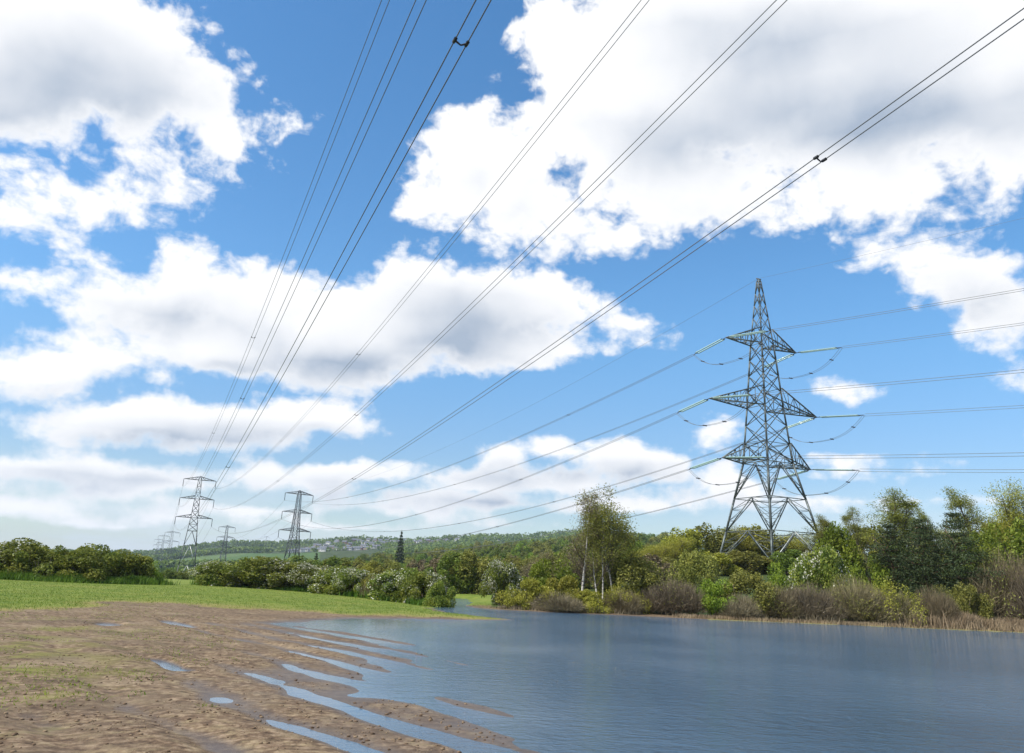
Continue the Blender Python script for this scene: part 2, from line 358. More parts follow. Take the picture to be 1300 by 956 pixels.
dry = b.step(b.m('ADD', sz.outputs[0], b.m('MULTIPLY', b.m('SUBTRACT', ln, 0.5), 0.9)), 0.02, 0.5)
grass = b.mix(b.m('MULTIPLY', dry, 0.75), grass, rgb(0.22, 0.175, 0.070))
mudf = b.step(b.m('ADD', sz.outputs[0], b.m('MULTIPLY', b.m('SUBTRACT', n_mid, 0.5), 0.7)), 0.42, 0.66)
near_c = b.mix(mudf, grass, soil)
# far country: pasture, ploughland and hedgerow tones in field-sized cells
fv = b.n('ShaderNodeTexVoronoi', feature='F1'); b.put(fv.inputs['Vector'], b.vm('MULTIPLY', P2, (1, 0.6, 1))); fv.inputs['Scale'].default_value = 0.0045
fcol = ramp(b, fv.outputs['Color'], [(0.0, (0.045, 0.085, 0.022)), (0.35, (0.075, 0.125, 0.030)), (0.7, (0.060, 0.105, 0.028)), (1.0, (0.11, 0.14, 0.05))])
wood = ramp(b, b.noise(P2, 0.06, 6, 0.7), [(0.3, (0.020, 0.035, 0.012)), (0.7, (0.060, 0.080, 0.022))])
far_c = b.mix(sz.outputs[1], fcol, wood)
dist_f = b.step(sp.outputs[1], 105, 150)
colr = b.mix(b.m('MAXIMUM', dist_f, b.m('MULTIPLY', sz.outputs[1], b.step(sp.outputs[1], 59, 61))), near_c, far_c)
b.put(p.inputs['Base Color'], colr)
b.put(p.inputs['Roughness'], b.m('MULTIPLY_ADD', wetn, -0.45, 0.92)); b.put(p.inputs['Specular IOR Level'], b.m('MULTIPLY_ADD', wetn, 0.35, 0.12))
bp = b.n('ShaderNodeBump'); b.put(bp.inputs['Strength'], b.step(b.noise(P2, 0.8, 4, 0.6), 0.38, 0.62, 0.25, 1.0)); bp.inputs['Distance'].default_value = 0.032
b.put(bp.inputs['Height'], b.m('ADD', n_fine, b.m('MULTIPLY', n_tiny, 0.35))); b.put(p.inputs['Normal'], bp.outputs[0])

me = mesh_from('ground', V, Fq, gm, True)
d_ = shore_dist(V[:, 0], V[:, 1]); mud = leftover_mud(V[:, 0], V[:, 1], d_) * (V[:, 1] < 55)
bed = (d_ < 0.5 + 1.2 * fbm(V[:, 0] / 2, V[:, 1] / 2, 3)); mud = np.where(bed & (V[:, 1] < 54), 1.0, mud)
mud = np.where((V[:, 1] > 52) & (V[:, 1] < 64) & (V[:, 0] > -3), np.maximum(mud, 0.85 - 0.45 * (V[:, 0] > 14)), mud)
tx = V[:, 0] / np.maximum(V[:, 1], 1)
woodm = (((V[:, 1] > 120) & ((tx > -0.22) | (V[:, 1] > 1250))) | ((V[:, 1] > 59.5) & (tx > -0.01))).astype(float)
leftg = np.clip((-0.36 - tx) / 0.18, 0, 1)
mc = me.color_attributes.new('zone', 'FLOAT_COLOR', 'POINT')
mc.data.foreach_set('color', np.stack([mud, woodm, leftg, np.ones_like(mud)], 1).astype(np.float32).ravel())
ground = link('ground', me); tag(ground, kind='structure')

# ---- flood water
wm, b, p = material('flood_water', 0.06, 0.5)
p.inputs['Base Color'].default_value = rgb(0.038, 0.080, 0.130); p.inputs['IOR'].default_value = 1.333
geo = b.n('ShaderNodeNewGeometry'); pos = geo.outputs['Position']; sp = b.n('ShaderNodeSeparateXYZ'); b.put(sp.inputs[0], pos)
w1 = b.noise(b.vm('MULTIPLY', pos, (1.0, 1.7, 1)), 2.3, 3, 0.55, dist=0.4); w2 = b.noise(b.vm('MULTIPLY', pos, (1.2, 1.7, 1)), 6.5, 4, 0.65); w3 = b.noise(pos, 0.09, 3, 0.5)
hgt = b.m('ADD', b.m('MULTIPLY', w1, 1.0), b.m('MULTIPLY', w2, 0.62))
calm = b.step(b.m('MULTIPLY_ADD', sp.outputs[1], 0.10, sp.outputs[0]), -2.0, 8.0, 0.06, 1.0)       # sheltered shallows by the drowned soil
bp = b.n('ShaderNodeBump'); bp.inputs['Distance'].default_value = 0.15
b.put(bp.inputs['Strength'], b.m('MULTIPLY', calm, b.step(w3, 0.38, 0.62, 0.45, 1.15))); b.put(bp.inputs['Height'], hgt); b.put(p.inputs['Normal'], bp.outputs[0])
wx = np.array([-22, -8, 0, 20, 60, 119.0]); wy = np.array([-28, 0, 10, 30, 60, 95.0])
WX, WY = np.meshgrid(wx, wy); Vw = np.stack([WX.ravel(), WY.ravel(), np.zeros(36)], 1)
Fw = [[r * 6 + c, r * 6 + c + 1, r * 6 + c + 7, r * 6 + c + 6] for r in range(5) for c in range(5)]
water = link('flood_water', mesh_from('flood_water', Vw, Fw, wm)); tag(water, kind='structure')

# ------------------------------------------------------------------ steel lattice pylons
def steel(name, lo, hi, rough=0.55):
    m, b, p = material(name, rough, 0.5); p.inputs['Metallic'].default_value = 0.35
    tc = b.n('ShaderNodeTexCoord'); n = b.noise(tc.outputs['Object'], 1.7, 5, 0.6)
    b.put(p.inputs['Base Color'], b.mix(b.step(n, 0.3, 0.7), rgb(*lo), rgb(*hi))); return m
M_STEEL = steel('weathered_steel', (0.060, 0.074, 0.074), (0.165, 0.190, 0.182))
M_STEEL_GLINT = steel('steel_painted_glint', (0.42, 0.44, 0.42), (0.62, 0.64, 0.60), 0.45)  # same steel with the bright glint of light put into its base colour
M_STEEL_FAR = steel('dull_steel', (0.035, 0.040, 0.045), (0.06, 0.07, 0.075))
M_WIRE, _b, _p = material('aluminium_cable', 0.5, 0.4); _p.inputs['Base Color'].default_value = rgb(0.13, 0.135, 0.14); _p.inputs['Metallic'].default_value = 0.3
M_GLASS, _b, _p = material('insulator_glass', 0.15, 0.6); _p.inputs['Base Color'].default_value = rgb(0.34, 0.50, 0.48); _p.inputs['Transmission Weight'].default_value = 0.1
M_DARKFIT, _b, _p = material('dark_fitting', 0.5, 0.4); _p.inputs['Base Color'].default_value = rgb(0.04, 0.04, 0.045)

class MB:
    def __init__(s): s.V = []; s.F = []
    def bar(s, p, q, w, w2=None):
        """square steel section between two points"""
        p = Vector(p); q = Vector(q); d = q - p
        if d.length < 1e-5: return
        d.normalize(); w2 = w if w2 is None else w2
        a = d.cross(Vector((0, 0, 1)) if abs(d.z) < 0.95 else Vector((1, 0, 0))).normalized(); c = d.cross(a); n = len(s.V)
        for P_, ww in ((p, w), (q, w2)):
            for i, j in ((-1, -1), (1, -1), (1, 1), (-1, 1)): s.V.append(P_ + a * (i * ww / 2) + c * (j * ww / 2))
        s.F += [(n, n + 1, n + 5, n + 4), (n + 1, n + 2, n + 6, n + 5), (n + 2, n + 3, n + 7, n + 6), (n + 3, n, n + 4, n + 7), (n + 3, n + 2, n + 1, n), (n + 4, n + 5, n + 6, n + 7)]
    def tube(s, pts, r, k=5, caps=True):
        n0 = len(s.V); pts = [Vector(p) for p in pts]; m = len(pts)
        rs = r if hasattr(r, '__len__') else [r] * m
        for i, p in enumerate(pts):
            d = (pts[min(i + 1, m - 1)] - pts[max(i - 1, 0)]).normalized()
            a = d.cross(Vector((0, 0, 1)) if abs(d.z) < 0.9 else Vector((1, 0, 0))).normalized(); c = d.cross(a)
            for j in range(k):
                t = 2 * math.pi * j / k; s.V.append(p + (a * math.cos(t) + c * math.sin(t)) * rs[i])
        for i in range(m - 1):
            for j in range(k):
                j2 = (j + 1) % k; s.F.append((n0 + i * k + j, n0 + i * k + j2, n0 + (i + 1) * k + j2, n0 + (i + 1) * k + j))
        if caps and k == 4: s.F += [(n0, n0 + 1, n0 + 2, n0 + 3)[::-1], tuple(n0 + (m - 1) * k + j for j in range(4))]
    def build(s, name, mat, parent=None, smooth=False):
        return link(name, mesh_from(name, [tuple(v) for v in s.V], s.F, mat, smooth), parent)

def arm_bars(mb, z, L, sgn, w, rise, th, tb, nb=4):
    """one cross-arm: two lower chords from the body corners to the tip, two rising upper chords, lacing"""
    tip = Vector((sgn * L, 0, z)); lows = [Vector((sgn * w, s * w, z)) for s in (-1, 1)]
    wu = w * 0.97; ups = [Vector((sgn * wu, s * wu, z + rise)) for s in (-1, 1)]
    for q in lows + ups: mb.bar(q, tip, th)
    mb.bar(lows[0], lows[1], tb); mb.bar(ups[0], ups[1], tb)
    prev = None
    for i in range(1, nb + 1):
        t = i / (nb + 1); t0 = (i - 1) / (nb + 1)
        l = [a.lerp(tip, t) for a in lows]; u = [a.lerp(tip, t) for a in ups]; l0 = [a.lerp(tip, t0) for a in lows]; u0_ = [a.lerp(tip, t0) for a in ups]
        mb.bar(l[0], l[1], tb); mb.bar(l0[i % 2], l[1 - i % 2], tb)
        for s in (0, 1): mb.bar(l[s], u[s], tb); mb.bar((l0, u0_)[i % 2][s], (u, l)[i % 2][s], tb)
    return tip

def insulator_string(parent, p, d, length, twin=0.25, r=0.11):
    """twin strings of glass discs between two yoke plates; returns the far end"""
    d = d.normalized(); side = d.cross(Vector((0, 0, 1))); side = side.normalized() if side.length > 0.05 else Vector((1, 0, 0))
    q = p + d * length; a = 0.75; first = None
    for sg in (-1, 1):
        s0 = p + d * a + side * sg * twin; s1 = q - d * a + side * sg * twin; m = int((s1 - s0).length / 0.17)
        pts = []; rs = []
        for i in range(m):
            for t, rad in ((0.0, 0.045), (0.35, r), (0.60, r * 0.9), (0.65, 0.045)):
                pts.append(s0.lerp(s1, (i + t) / m)); rs.append(rad)
        g_ = MB(); g_.tube(pts, rs, 7); o = g_.build('insulator_string', M_GLASS, parent, True); first = first or o
    for u_, v_, w_ in ((p, p + d * a, p + d * a), (q, q - d * a, q - d * a)):
        f = MB(); f.tube([u_, v_, w_ + side * 0.01, w_ + side * (twin + .1), w_ - side * (twin + .1)], 0.055, 5); f.build('yoke', M_DARKFIT, first, True)
    return q

def interp(z, prof):
    for (z0, w0), (z1, w1) in zip(prof, prof[1:]):
        if z <= z1: return w0 + (w1 - w0) * (z - z0) / (z1 - z0)
    return prof[-1][1]

# ---- the tension pylon on the far bank
PX_, PY_, PZ_, PYAW = 37.11, 112.87, EYE + 3.944, 0.463
ARMS = [('upper', 31.45, 6.86), ('middle', 21.94, 10.29), ('lower', 13.88, 8.29)]
PROF = [(-1.5, 5.47), (0, 5.16), (13.88, 2.38), (21.94, 1.78), (31.45, 1.15), (41.6, 0.22)]
pyl = empty('pylon', (PX_, PY_, PZ_), PYAW, 'large grey-green lattice pylon with three pairs of cross-arms standing across the water', 'pylon')
def corners(z, prof=PROF): w = interp(z, prof); return [Vector((sx * w, sy * w, z)) for sx, sy in ((-1, -1), (1, -1), (1, 1), (-1, 1))]
def body(parent, prof, zs_low, zs_x, th, tb, mats, stub):
    lv = [prof[0][0]] + zs_low + zs_x
    for k in range(4):
        m = MB(); m2 = MB()
        for a, c in zip(lv, lv[1:]):
            tt = th * (1.0 if a < 14 else 0.8 if a < 31 else 0.6)
            m.bar(corners(a, prof)[k], corners(c, prof)[k] , tt)
        m.build('leg', mats[0], parent)
    br = MB(); pale = MB()
    for a, c in zip(zs_low, zs_low[1:]):                              # inverted-V portal panels
        ca, cc = corners(a, prof), corners(c, prof)
        for k in range(4):
            k2 = (k + 1) % 4; mid = (cc[k] + cc[k2]) / 2
            tgt = pale if (a < 1 and k in (0,)) else br  # lowest front-face braces take the painted glint tone
            tgt.bar(ca[k], mid, tb * 1.5); tgt.bar(ca[k2], mid, tb * 1.5); br.bar(cc[k], cc[k2], tb * 1.3)
            for (lo, hi) in (() if stub else ((ca[k], cc[k]), (ca[k2], cc[k2]))):       # secondary lacing between leg and brace
                for t in (0.33, 0.66):
                    br.bar(lo.lerp(hi, t), lo.lerp(mid, t), tb * 0.7); br.bar(lo.lerp(hi, t), lo.lerp(mid, t + 0.33), tb * 0.7)
            a_, b2 = (ca[k] + ca[k2]) / 2, mid
        if a > 2:
            mm = [(cc[k] + cc[(k + 1) % 4]) / 2 for k in range(4)]
            for k in range(4): br.bar(mm[k], mm[(k + 1) % 4], tb)
    for a, c in zip(zs_x, zs_x[1:]):
        ca, cc = corners(a, prof), corners(c, prof)
        for k in range(4):
            k2 = (k + 1) % 4; t_ = tb * (1.25 if a < 31 else 0.85)
            br.bar(ca[k], cc[k2], t_); br.bar(ca[k2], cc[k], t_)
            if stub or a in (zs_x[0],): br.bar(cc[k], cc[k2], tb)
    br.build('bracing', mats[1], parent)
    if pale.V: pale.build('glint_brace', M_STEEL_GLINT, parent)
body(pyl, PROF, [0.0, 4.3, 8.9, 13.88], [13.88, 16.6, 19.3, 21.94, 24.3, 26.7, 29.1, 31.45, 33.6, 35.7, 37.7, 39.6, 41.6], 0.22, 0.075, (M_STEEL, M_STEEL), False)
cap = MB()
for k in range(4): cap.bar(corners(41.6)[k], corners(41.6)[(k + 1) % 4], 0.1); cap.bar(corners(41.6)[k], Vector((0, 0, 42.1)), 0.1)
cap.bar(Vector((-0.45, 0, 42.0)), Vector((0.45, 0, 42.0)), 0.14); cap.build('peak', M_STEEL, pyl)
lad = MB(); zz = [3 + i * 0.38 for i in range(100)]; pts = []     # climbing pegs up the near leg, one zigzag rod
for i, z in enumerate(zz): c0 = corners(z)[0]; pts += [c0 + Vector((-0.13, 0, 0)), c0 + Vector((-0.34, 0, 0.02)), c0 + Vector((-0.13, 0, 0.04))]
lad.tube(pts, 0.016, 3); lad.build('step_bolts', M_STEEL, pyl)
rot = Matrix.Rotation(PYAW, 4, 'Z'); pm = Matrix.Translation((PX_, PY_, PZ_)) @ rot; pinv = pm.inverted()
LINE_B = dict(c=Vector((-113.12, 445.54, 0)), yaw=0.633, z0=EYE - 2.09)
SUSP_TOP, SUSP_H, SUSP_A = 46.0, (44.0, 34.06, 24.27), (8.09, 8.51, 9.06)
def susp_tip(c, yaw, z0, lvl, sg, s=1.0, drop=4.0):
    return Vector((c.x + math.cos(yaw) * sg * SUSP_A[lvl] * s, c.y + math.sin(yaw) * sg * SUSP_A[lvl] * s, z0 + SUSP_H[lvl] * s - drop * s))
RDIR = Vector((0.583, -0.812, -0.094))
ends = {}
for lvl, (nm, z, L) in enumerate(ARMS):
    for sg in (-1, 1):
        m = MB(); tip = arm_bars(m, z, L, sg, interp(z, PROF), 2.9 if lvl else 2.4, 0.15, 0.07, 5 if lvl == 1 else 4)
        m.build('cross_arm', M_STEEL, pyl)
        tw = pm @ tip; far = susp_tip(LINE_B['c'], LINE_B['yaw'], LINE_B['z0'], lvl, sg)
        dl = (far - tw); hd = math.hypot(dl.x, dl.y); dl.z = dl.z - 4 * 10 * 1.0; dl.normalize()
        qe = [insulator_string(pyl, tip, (pinv.to_3x3() @ dd), 7.6) for dd in (dl, RDIR.normalized())]
        sag = 2.8                                                     # jumper loop slung below the arm from one string end to the other
        for off in (-0.22, 0.22):
            pts = []
            for i in range(25):
                t = i / 24; p_ = qe[0].lerp(qe[1], t); p_.z -= sag * (1 - abs(2 * t - 1) ** 2.6); pts.append(p_ + Vector((off, 0, 0)))
            j = MB(); j.tube(pts, 0.024, 5); jo = j.build('jumper', M_WIRE, pyl, True)
        for i in (3, 9, 15, 21):
            jf = MB(); jf.tube([pts[i] + Vector((-.56, 0, 0)), pts[i] + Vector((.12, 0, 0))], 0.08, 6); jf.build('jumper_weight', M_DARKFIT, jo, True)
        ends[(lvl, sg)] = (pm @ qe[0], pm @ qe[1])

# ---- suspension pylons (one built, the rest copied)
SPROF = [(-9.5, 4.7), (24.27, 1.75), (34.06, 1.25), (44.0, 0.85), (46.0, 0.35)]
sus = empty('suspension_pylon', (0, 0, 0))
body(sus, SPROF, [-9.5, 0.0, 10.0, 17.5], [17.5, 20.9, 24.27, 27.5, 30.8, 34.06, 37.3, 40.6, 44.0, 46.0], 0.34, 0.12, (M_STEEL_FAR, M_STEEL_FAR), True)
for lvl in range(3):
    for sg in (-1, 1):
        m = MB(); tip = arm_bars(m, SUSP_H[lvl], SUSP_A[lvl], sg, interp(SUSP_H[lvl], SPROF), 1.6, 0.22, 0.12, 3)
        m.build('cross_arm', M_STEEL_FAR, sus)
        g_ = MB(); g_.tube([tip, tip - Vector((0, 0, 4.0))], [0.16, 0.16], 6); g_.build('insulator_string', M_STEEL_FAR, sus)
def copy_tree(o, parent=None):
    c = o.copy(); C.objects.link(c); c.parent = parent
    for ch in list(o.children): copy_tree(ch, c)
    return c
def place_pylon(first, c, yaw, z0, s, label):
    o = sus if first else copy_tree(sus)
    o.location = (c[0], c[1], z0); o.rotation_euler = (0, 0, yaw); o.scale = (s,) * 3
    return tag(o, label, 'pylon', 'suspension pylons of the two distant lines')
LINE_A = dict(c=Vector((-164.5, 434.45, 0)), yaw=0.378, z0=EYE + 1.58)
place_pylon(True, LINE_A['c'], LINE_A['yaw'], LINE_A['z0'], 1.01, 'tallest-looking dark suspension pylon at left, standing in the gap between the two hedges')
place_pylon(False, LINE_B['c'], LINE_B['yaw'], LINE_B['z0'], 1.0, 'dark suspension pylon rising behind the blossoming hedge left of the hillside houses')
xa, za = at(219.7, 674, 950); place_pylon(False, (xa, 950), 0.38, za - 46 * 1.0, 1.0, 'small hazy pylon just left of the tallest-looking suspension pylon')
xb, zb_ = at(288.9, 667, 830); place_pylon(False, (xb, 830), 0.5, zb_ - 46, 1.0, 'small hazy pylon on the hill between the two larger suspension pylons')
xc, zc = at(208.6, 679, 1250); place_pylon(False, (xc, 1250), 0.38, zc - 46, 1.0, 'faint far pylon close beside the small hazy one at the left end of the line')
xd, zd = at(202.0, 684, 1600); place_pylon(False, (xd, 1600), 0.38, zd - 46, 1.0, 'faintest far pylon, leftmost of all on the horizon')
xe, ze = at(338.5, 681, 1500); place_pylon(False, (xe, 1500), 0.3, ze - 46 * 0.6, 0.6, 'tiny pylon top on the ridge left of the pylon behind the blossoming hedge')

# ---- conductors
def bundle(p, q, sag, r, sep, n, label, group, spacers=(), name='power_line', tilt=0.0):
    t = empty(name, tuple(p), 0, label, 'power line', group); P0 = p.copy(); dh = Vector((q.x - p.x, q.y - p.y, 0)).normalized(); side = Vector((-dh.y, dh.x, 0))
    def P(s, off): v = p.lerp(q, s); v.z -= 4 * sag * s * (1 - s); return v + side * off + Vector((0, 0, tilt * off)) - P0
    for off in ((-sep / 2, sep / 2) if sep else (0,)):
        m = MB(); m.tube([P((i / n), off) for i in range(n + 1)], r, 5); m.build('conductor', M_WIRE, t, True)
    for s in spacers:
        m = MB(); a, c = P(s, -sep / 2), P(s, sep / 2); mid = (a + c) / 2 - Vector((0, 0, 0.14))
        m.tube([a, mid, c], [0.05, 0.035, 0.05], 6)
        for e in (a, c): m.tube([e - dh * 0.13, e + dh * 0.13], 0.075, 6)
        m.build('spacer', M_DARKFIT, t, True)
    return t
WA = dict(az=2.743, L=549.8, dz=8.84, S=14.25); drA = Vector((math.sin(WA['az']), math.cos(WA['az']), 0)); axA = Vector((-drA.y, drA.x, 0))
axA = axA * (1 if axA.dot(Vector((math.cos(LINE_A['yaw']), math.sin(LINE_A['yaw']), 0))) > 0 else -1)
SPX = {(0, -1): [(322.7, 428.5), (271.5, 550)], (1, -1): [(308.5, 506)], (2, -1): [(588, 59), (290.5, 593.5)], (0, 1): [(457, 451), (358.5, 561.5)], (1, 1): [(454, 528), (354, 612), (304, 643)], (2, 1): [(1048, 205), (451, 610)]}
NMS = {(0, -1): 'leftmost and thinnest twin cable running up from the left pylon into the sky', (1, -1): 'second twin cable from the left, sweeping up out of the sky top',
       (2, -1): 'thick dark twin cable, third from the left, leaving the top of the sky', (0, 1): 'thin twin cable rising from the left pylon across the centre cloud',
       (1, 1): 'twin cable crossing the big right-hand cloud towards the top edge', (2, 1): 'lowest twin cable sweeping across the whole sky to the upper right corner'}
for lvl in range(3):
    for sg in (-1, 1):
        p = susp_tip(LINE_A['c'], LINE_A['yaw'], LINE_A['z0'], lvl, sg, 1.01); c2 = LINE_A['c'] + drA * WA['L']
        q = c2 + axA * sg * SUSP_A[lvl] * 1.01; q.z = LINE_A['z0'] + SUSP_H[lvl] * 1.01 - 4 + WA['dz']
        best = []
        for (ox, oy) in SPX[(lvl, sg)]:
            bd = None
            for i in range(1600):
                s = i / 1600; v = p.lerp(q, s); v.z -= 4 * WA['S'] * s * (1 - s); v = v - Vector((0, 0, EYE)); dpt = v.dot(fw)
                if dpt < 4: continue
                e = (650 + F_PX * v.dot(rr) / dpt - ox) ** 2 + (433.5 - F_PX * v.dot(uu) / dpt - oy) ** 2
                if bd is None or e < bd[0]: bd = (e, s)
            best.append(bd[1])
        bundle(p, q, WA['S'], 0.026, 0.5, 220, NMS[(lvl, sg)], 'cables of the line passing overhead', best)
LV = ('top', 'middle', 'bottom')
for lvl in range(3):
    for sg in (-1, 1):
        q = susp_tip(LINE_B['c'], LINE_B['yaw'], LINE_B['z0'], lvl, sg); a, c = ends[(lvl, sg)]
        bundle(a, q, (8, 10, 9)[lvl], 0.032, 0.45, 60, 'twin cable from the %s %s cross-arm of the large pylon down to the left distance' % (('left', 'right')[sg > 0], LV[lvl]), 'cables between the large pylon and the pylon behind the hedge', [(0.14 + 0.04 * lvl + 0.03 * sg), 0.36 + 0.02 * sg, 0.6, 0.82])
        e = c + RDIR * (190 / RDIR.length); d = c.lerp(e, 1.0)
        bundle(c, d + Vector((0, 0, 9.0)), 9.0 / 4 * 1.0, 0.026, 0.5, 60, 'twin cable from the %s %s cross-arm of the large pylon out to the right' % (('left', 'right')[sg > 0], LV[lvl]), 'cables leaving the large pylon to the right', [], tilt=0.8)
        for (src, D2, dst, nm) in ((LINE_A, 950, (xa, za), 'left'), (LINE_B, 830, (xb, zb_), 'right')):
            p = susp_tip(src['c'], src['yaw'], src['z0'], lvl, sg); cc = Vector((dst[0], D2, 0)); q = susp_tip(cc, 0.38, dst[1] - 46, lvl, sg)
            bundle(p, q, 13, 0.045, 0, 40, '%s %s cable running on into the distance beyond the %s' % (LV[lvl], ('left-hand', 'right-hand')[sg > 0], 'pylon in the hedge gap' if nm == 'left' else 'pylon behind the blossoming hedge'), 'far spans of the two lines')
top = pm @ Vector((0, 0, 42.1))
bundle(top, LINE_B['c'] + Vector((0, 0, LINE_B['z0'] + 46)), 8, 0.018, 0, 60, 'thin single earth wire from the tip of the large pylon down to the left', 'earth wires of the large pylon', name='earth_wire')
e = top + RDIR * 190; bundle(top, e + Vector((0, 0, 8)), 2, 0.014, 0, 40, 'thin single earth wire from the tip of the large pylon out to the right', 'earth wires of the large pylon', name='earth_wire')

# ------------------------------------------------------------------ leaf, bark and blossom materials
def leaf_mat(name, c0, c1, c2, trans=0.35, rough=0.55):
    m, b, p = material(name, rough, 0.25); t = m.node_tree
    g = b.n('ShaderNodeNewGeometry'); oi = b.n('ShaderNodeObjectInfo')
    tc = b.n('ShaderNodeTexCoord'); cl = b.noise(tc.outputs['Object'], 0.9, 3, 0.5)
    f = b.m('ADD', b.m('MULTIPLY', g.outputs['Random Per Island'], 0.55), b.m('MULTIPLY', b.step(cl, 0.3, 0.7), 0.45))
    col = ramp(b, f, [(0.1, c0), (0.5, c1), (0.92, c2)])
    h = b.n('ShaderNodeHueSaturation'); b.put(h.inputs['Color'], col); b.put(h.inputs['Value'], b.m('MULTIPLY_ADD', oi.outputs['Random'], 0.35, 0.82)); b.put(h.inputs['Hue'], b.m('MULTIPLY_ADD', oi.outputs['Random'], 0.022, 0.489))
    b.put(p.inputs['Base Color'], h.outputs[0])
    tr = b.n('ShaderNodeBsdfTranslucent'); b.put(tr.inputs[0], h.outputs[0]); mx = b.n('ShaderNodeMixShader'); mx.inputs[0].default_value = trans
    b.put(mx.inputs[1], p.outputs[0]); b.put(mx.inputs[2], tr.outputs[0]); b.put(t.nodes['Material Output'].inputs[0], mx.outputs[0]); return m
L_HAW = leaf_mat('hawthorn_leaves', (0.060, 0.095, 0.014), (0.150, 0.190, 0.026), (0.300, 0.310, 0.055))
L_BRIGHT = leaf_mat('fresh_green_leaves', (0.080, 0.130, 0.012), (0.160, 0.230, 0.020), (0.260, 0.320, 0.035))
L_YELLOW = leaf_mat('willow_leaves', (0.130, 0.140, 0.018), (0.270, 0.270, 0.034), (0.400, 0.380, 0.065))
L_OLIVE = leaf_mat('olive_leaves', (0.095, 0.108, 0.022), (0.205, 0.215, 0.042), (0.310, 0.300, 0.070))
L_MID = leaf_mat('green_leaves', (0.055, 0.095, 0.014), (0.125, 0.185, 0.026), (0.215, 0.275, 0.045))
L_DARK = leaf_mat('pine_needles', (0.018, 0.030, 0.010), (0.040, 0.062, 0.020), (0.080, 0.105, 0.034), 0.15)
L_BIRCH = leaf_mat('birch_leaves', (0.105, 0.120, 0.020), (0.200, 0.220, 0.036), (0.300, 0.310, 0.065), 0.45)
L_BROWN = leaf_mat('budding_twigs', (0.100, 0.080, 0.045), (0.185, 0.155, 0.085), (0.280, 0.240, 0.140), 0.15, 0.8)
L_PURP = leaf_mat('bare_purplish_twigs', (0.095, 0.078, 0.050), (0.175, 0.145, 0.092), (0.270, 0.230, 0.150), 0.15, 0.8)
L_STRAW = leaf_mat('dead_reed_stems', (0.150, 0.110, 0.070), (0.235, 0.175, 0.110), (0.330, 0.260, 0.170), 0.2, 0.8)
L_BLOS = leaf_mat('blossom', (0.42, 0.42, 0.33), (0.60, 0.60, 0.50), (0.78, 0.78, 0.70), 0.3)
L_GRASS_SHADE = leaf_mat('shade_toned_grass_blades', (0.040, 0.085, 0.010), (0.080, 0.145, 0.014), (0.130, 0.210, 0.025), 0.4)  # real grass, its colour darkened to carry the shade at the hedge foot
def bark_mat(name, c0, c1, bands=False):
    m, b, p = material(name, 0.85, 0.2); tc = b.n('ShaderNodeTexCoord'); v = tc.outputs['Object']
    n = b.noise(b.vm('MULTIPLY', v, (3, 3, 1.2)), 3, 6, 0.65); col = b.mix(b.step(n, 0.35, 0.65), rgb(*c0), rgb(*c1))
    if bands: col = b.mix(b.step(b.noise(b.vm('MULTIPLY', v, (1.5, 1.5, 5.0)), 1.6, 4, 0.6), 0.56, 0.62), col, rgb(0.06, 0.055, 0.05))
    b.put(p.inputs['Base Color'], col); return m
B_BROWN = bark_mat('bark', (0.07, 0.055, 0.04), (0.15, 0.12, 0.09)); B_BIRCH = bark_mat('birch_bark', (0.34, 0.32, 0.29), (0.55, 0.53, 0.48), True); B_PINE = bark_mat('pine_bark', (0.10, 0.06, 0.04), (0.19, 0.115, 0.07))

def rnd_unit(rs, n): v = rs.normal(size=(n, 3)); return v / np.linalg.norm(v, axis=1)[:, None]
def cards(rs, P, size, aspect=0.6, updir=None, flat=0.0):
    """leaf clumps: one small folded quad at each point"""
    n = len(P); a = rnd_unit(rs, n)
    if updir is not None: a = a * (1 - flat) + np.asarray(updir) * flat; a /= np.linalg.norm(a, axis=1)[:, None]
    b_ = np.cross(a, rnd_unit(rs, n)); b_ /= np.linalg.norm(b_, axis=1)[:, None] + 1e-9
    s = (size * rs.uniform(0.6, 1.4, n))[:, None]; w = s * aspect
    V = np.stack([P - a * s / 2, P + b_ * w / 2 + a * s * 0.05, P + a * s / 2, P - b_ * w / 2 - a * s * 0.05], 1).reshape(-1, 3)
    return V, np.arange(4 * n).reshape(n, 4)
def lumps(rs, K, shape):
    """centres and radii of foliage masses inside a unit crown (radius 1, height 0..1)"""
    out = []
    for i in range(K):
        t = rs.uniform(0, 2 * math.pi); h = rs.uniform(0.08, 0.92)
        R = shape(h) * math.sqrt(rs.uniform(0.15, 1)); out.append((R * math.cos(t), R * math.sin(t), h, rs.uniform(0.55, 1.1)))
    return np.array(out)
def crown_points(rs, N, K, shape, lr=0.30, aspect=1.0):
    """points near the surface of K lumps; unit crown: radius 1, height 1 (x/y scaled by caller)"""
    L = lumps(rs, K, shape); k = rs.randint(0, K, N); u = rnd_unit(rs, N); r = rs.uniform(0.25, 1.0, N) ** 0.45
    rad = L[k, 3] * lr
    P = np.stack([L[k, 0] + u[:, 0] * rad * r, L[k, 1] + u[:, 1] * rad * r, L[k, 2] + u[:, 2] * rad * r * aspect], 1)
    return P[P[:, 2] > 0.0]
DOME = lambda h: math.sqrt(max(0.02, 1 - h ** 2.2)) * (0.85 + 0.15 * min(1, h * 6)) * 0.86
EGG = lambda h: math.sin(math.pi * min(1, (h * 0.86 + 0.14)) ** 0.85) ** 0.7 * 0.82
TALL = lambda h: math.sin(math.pi * min(0.97, h * 0.9 + 0.08)) ** 0.6 * 0.75

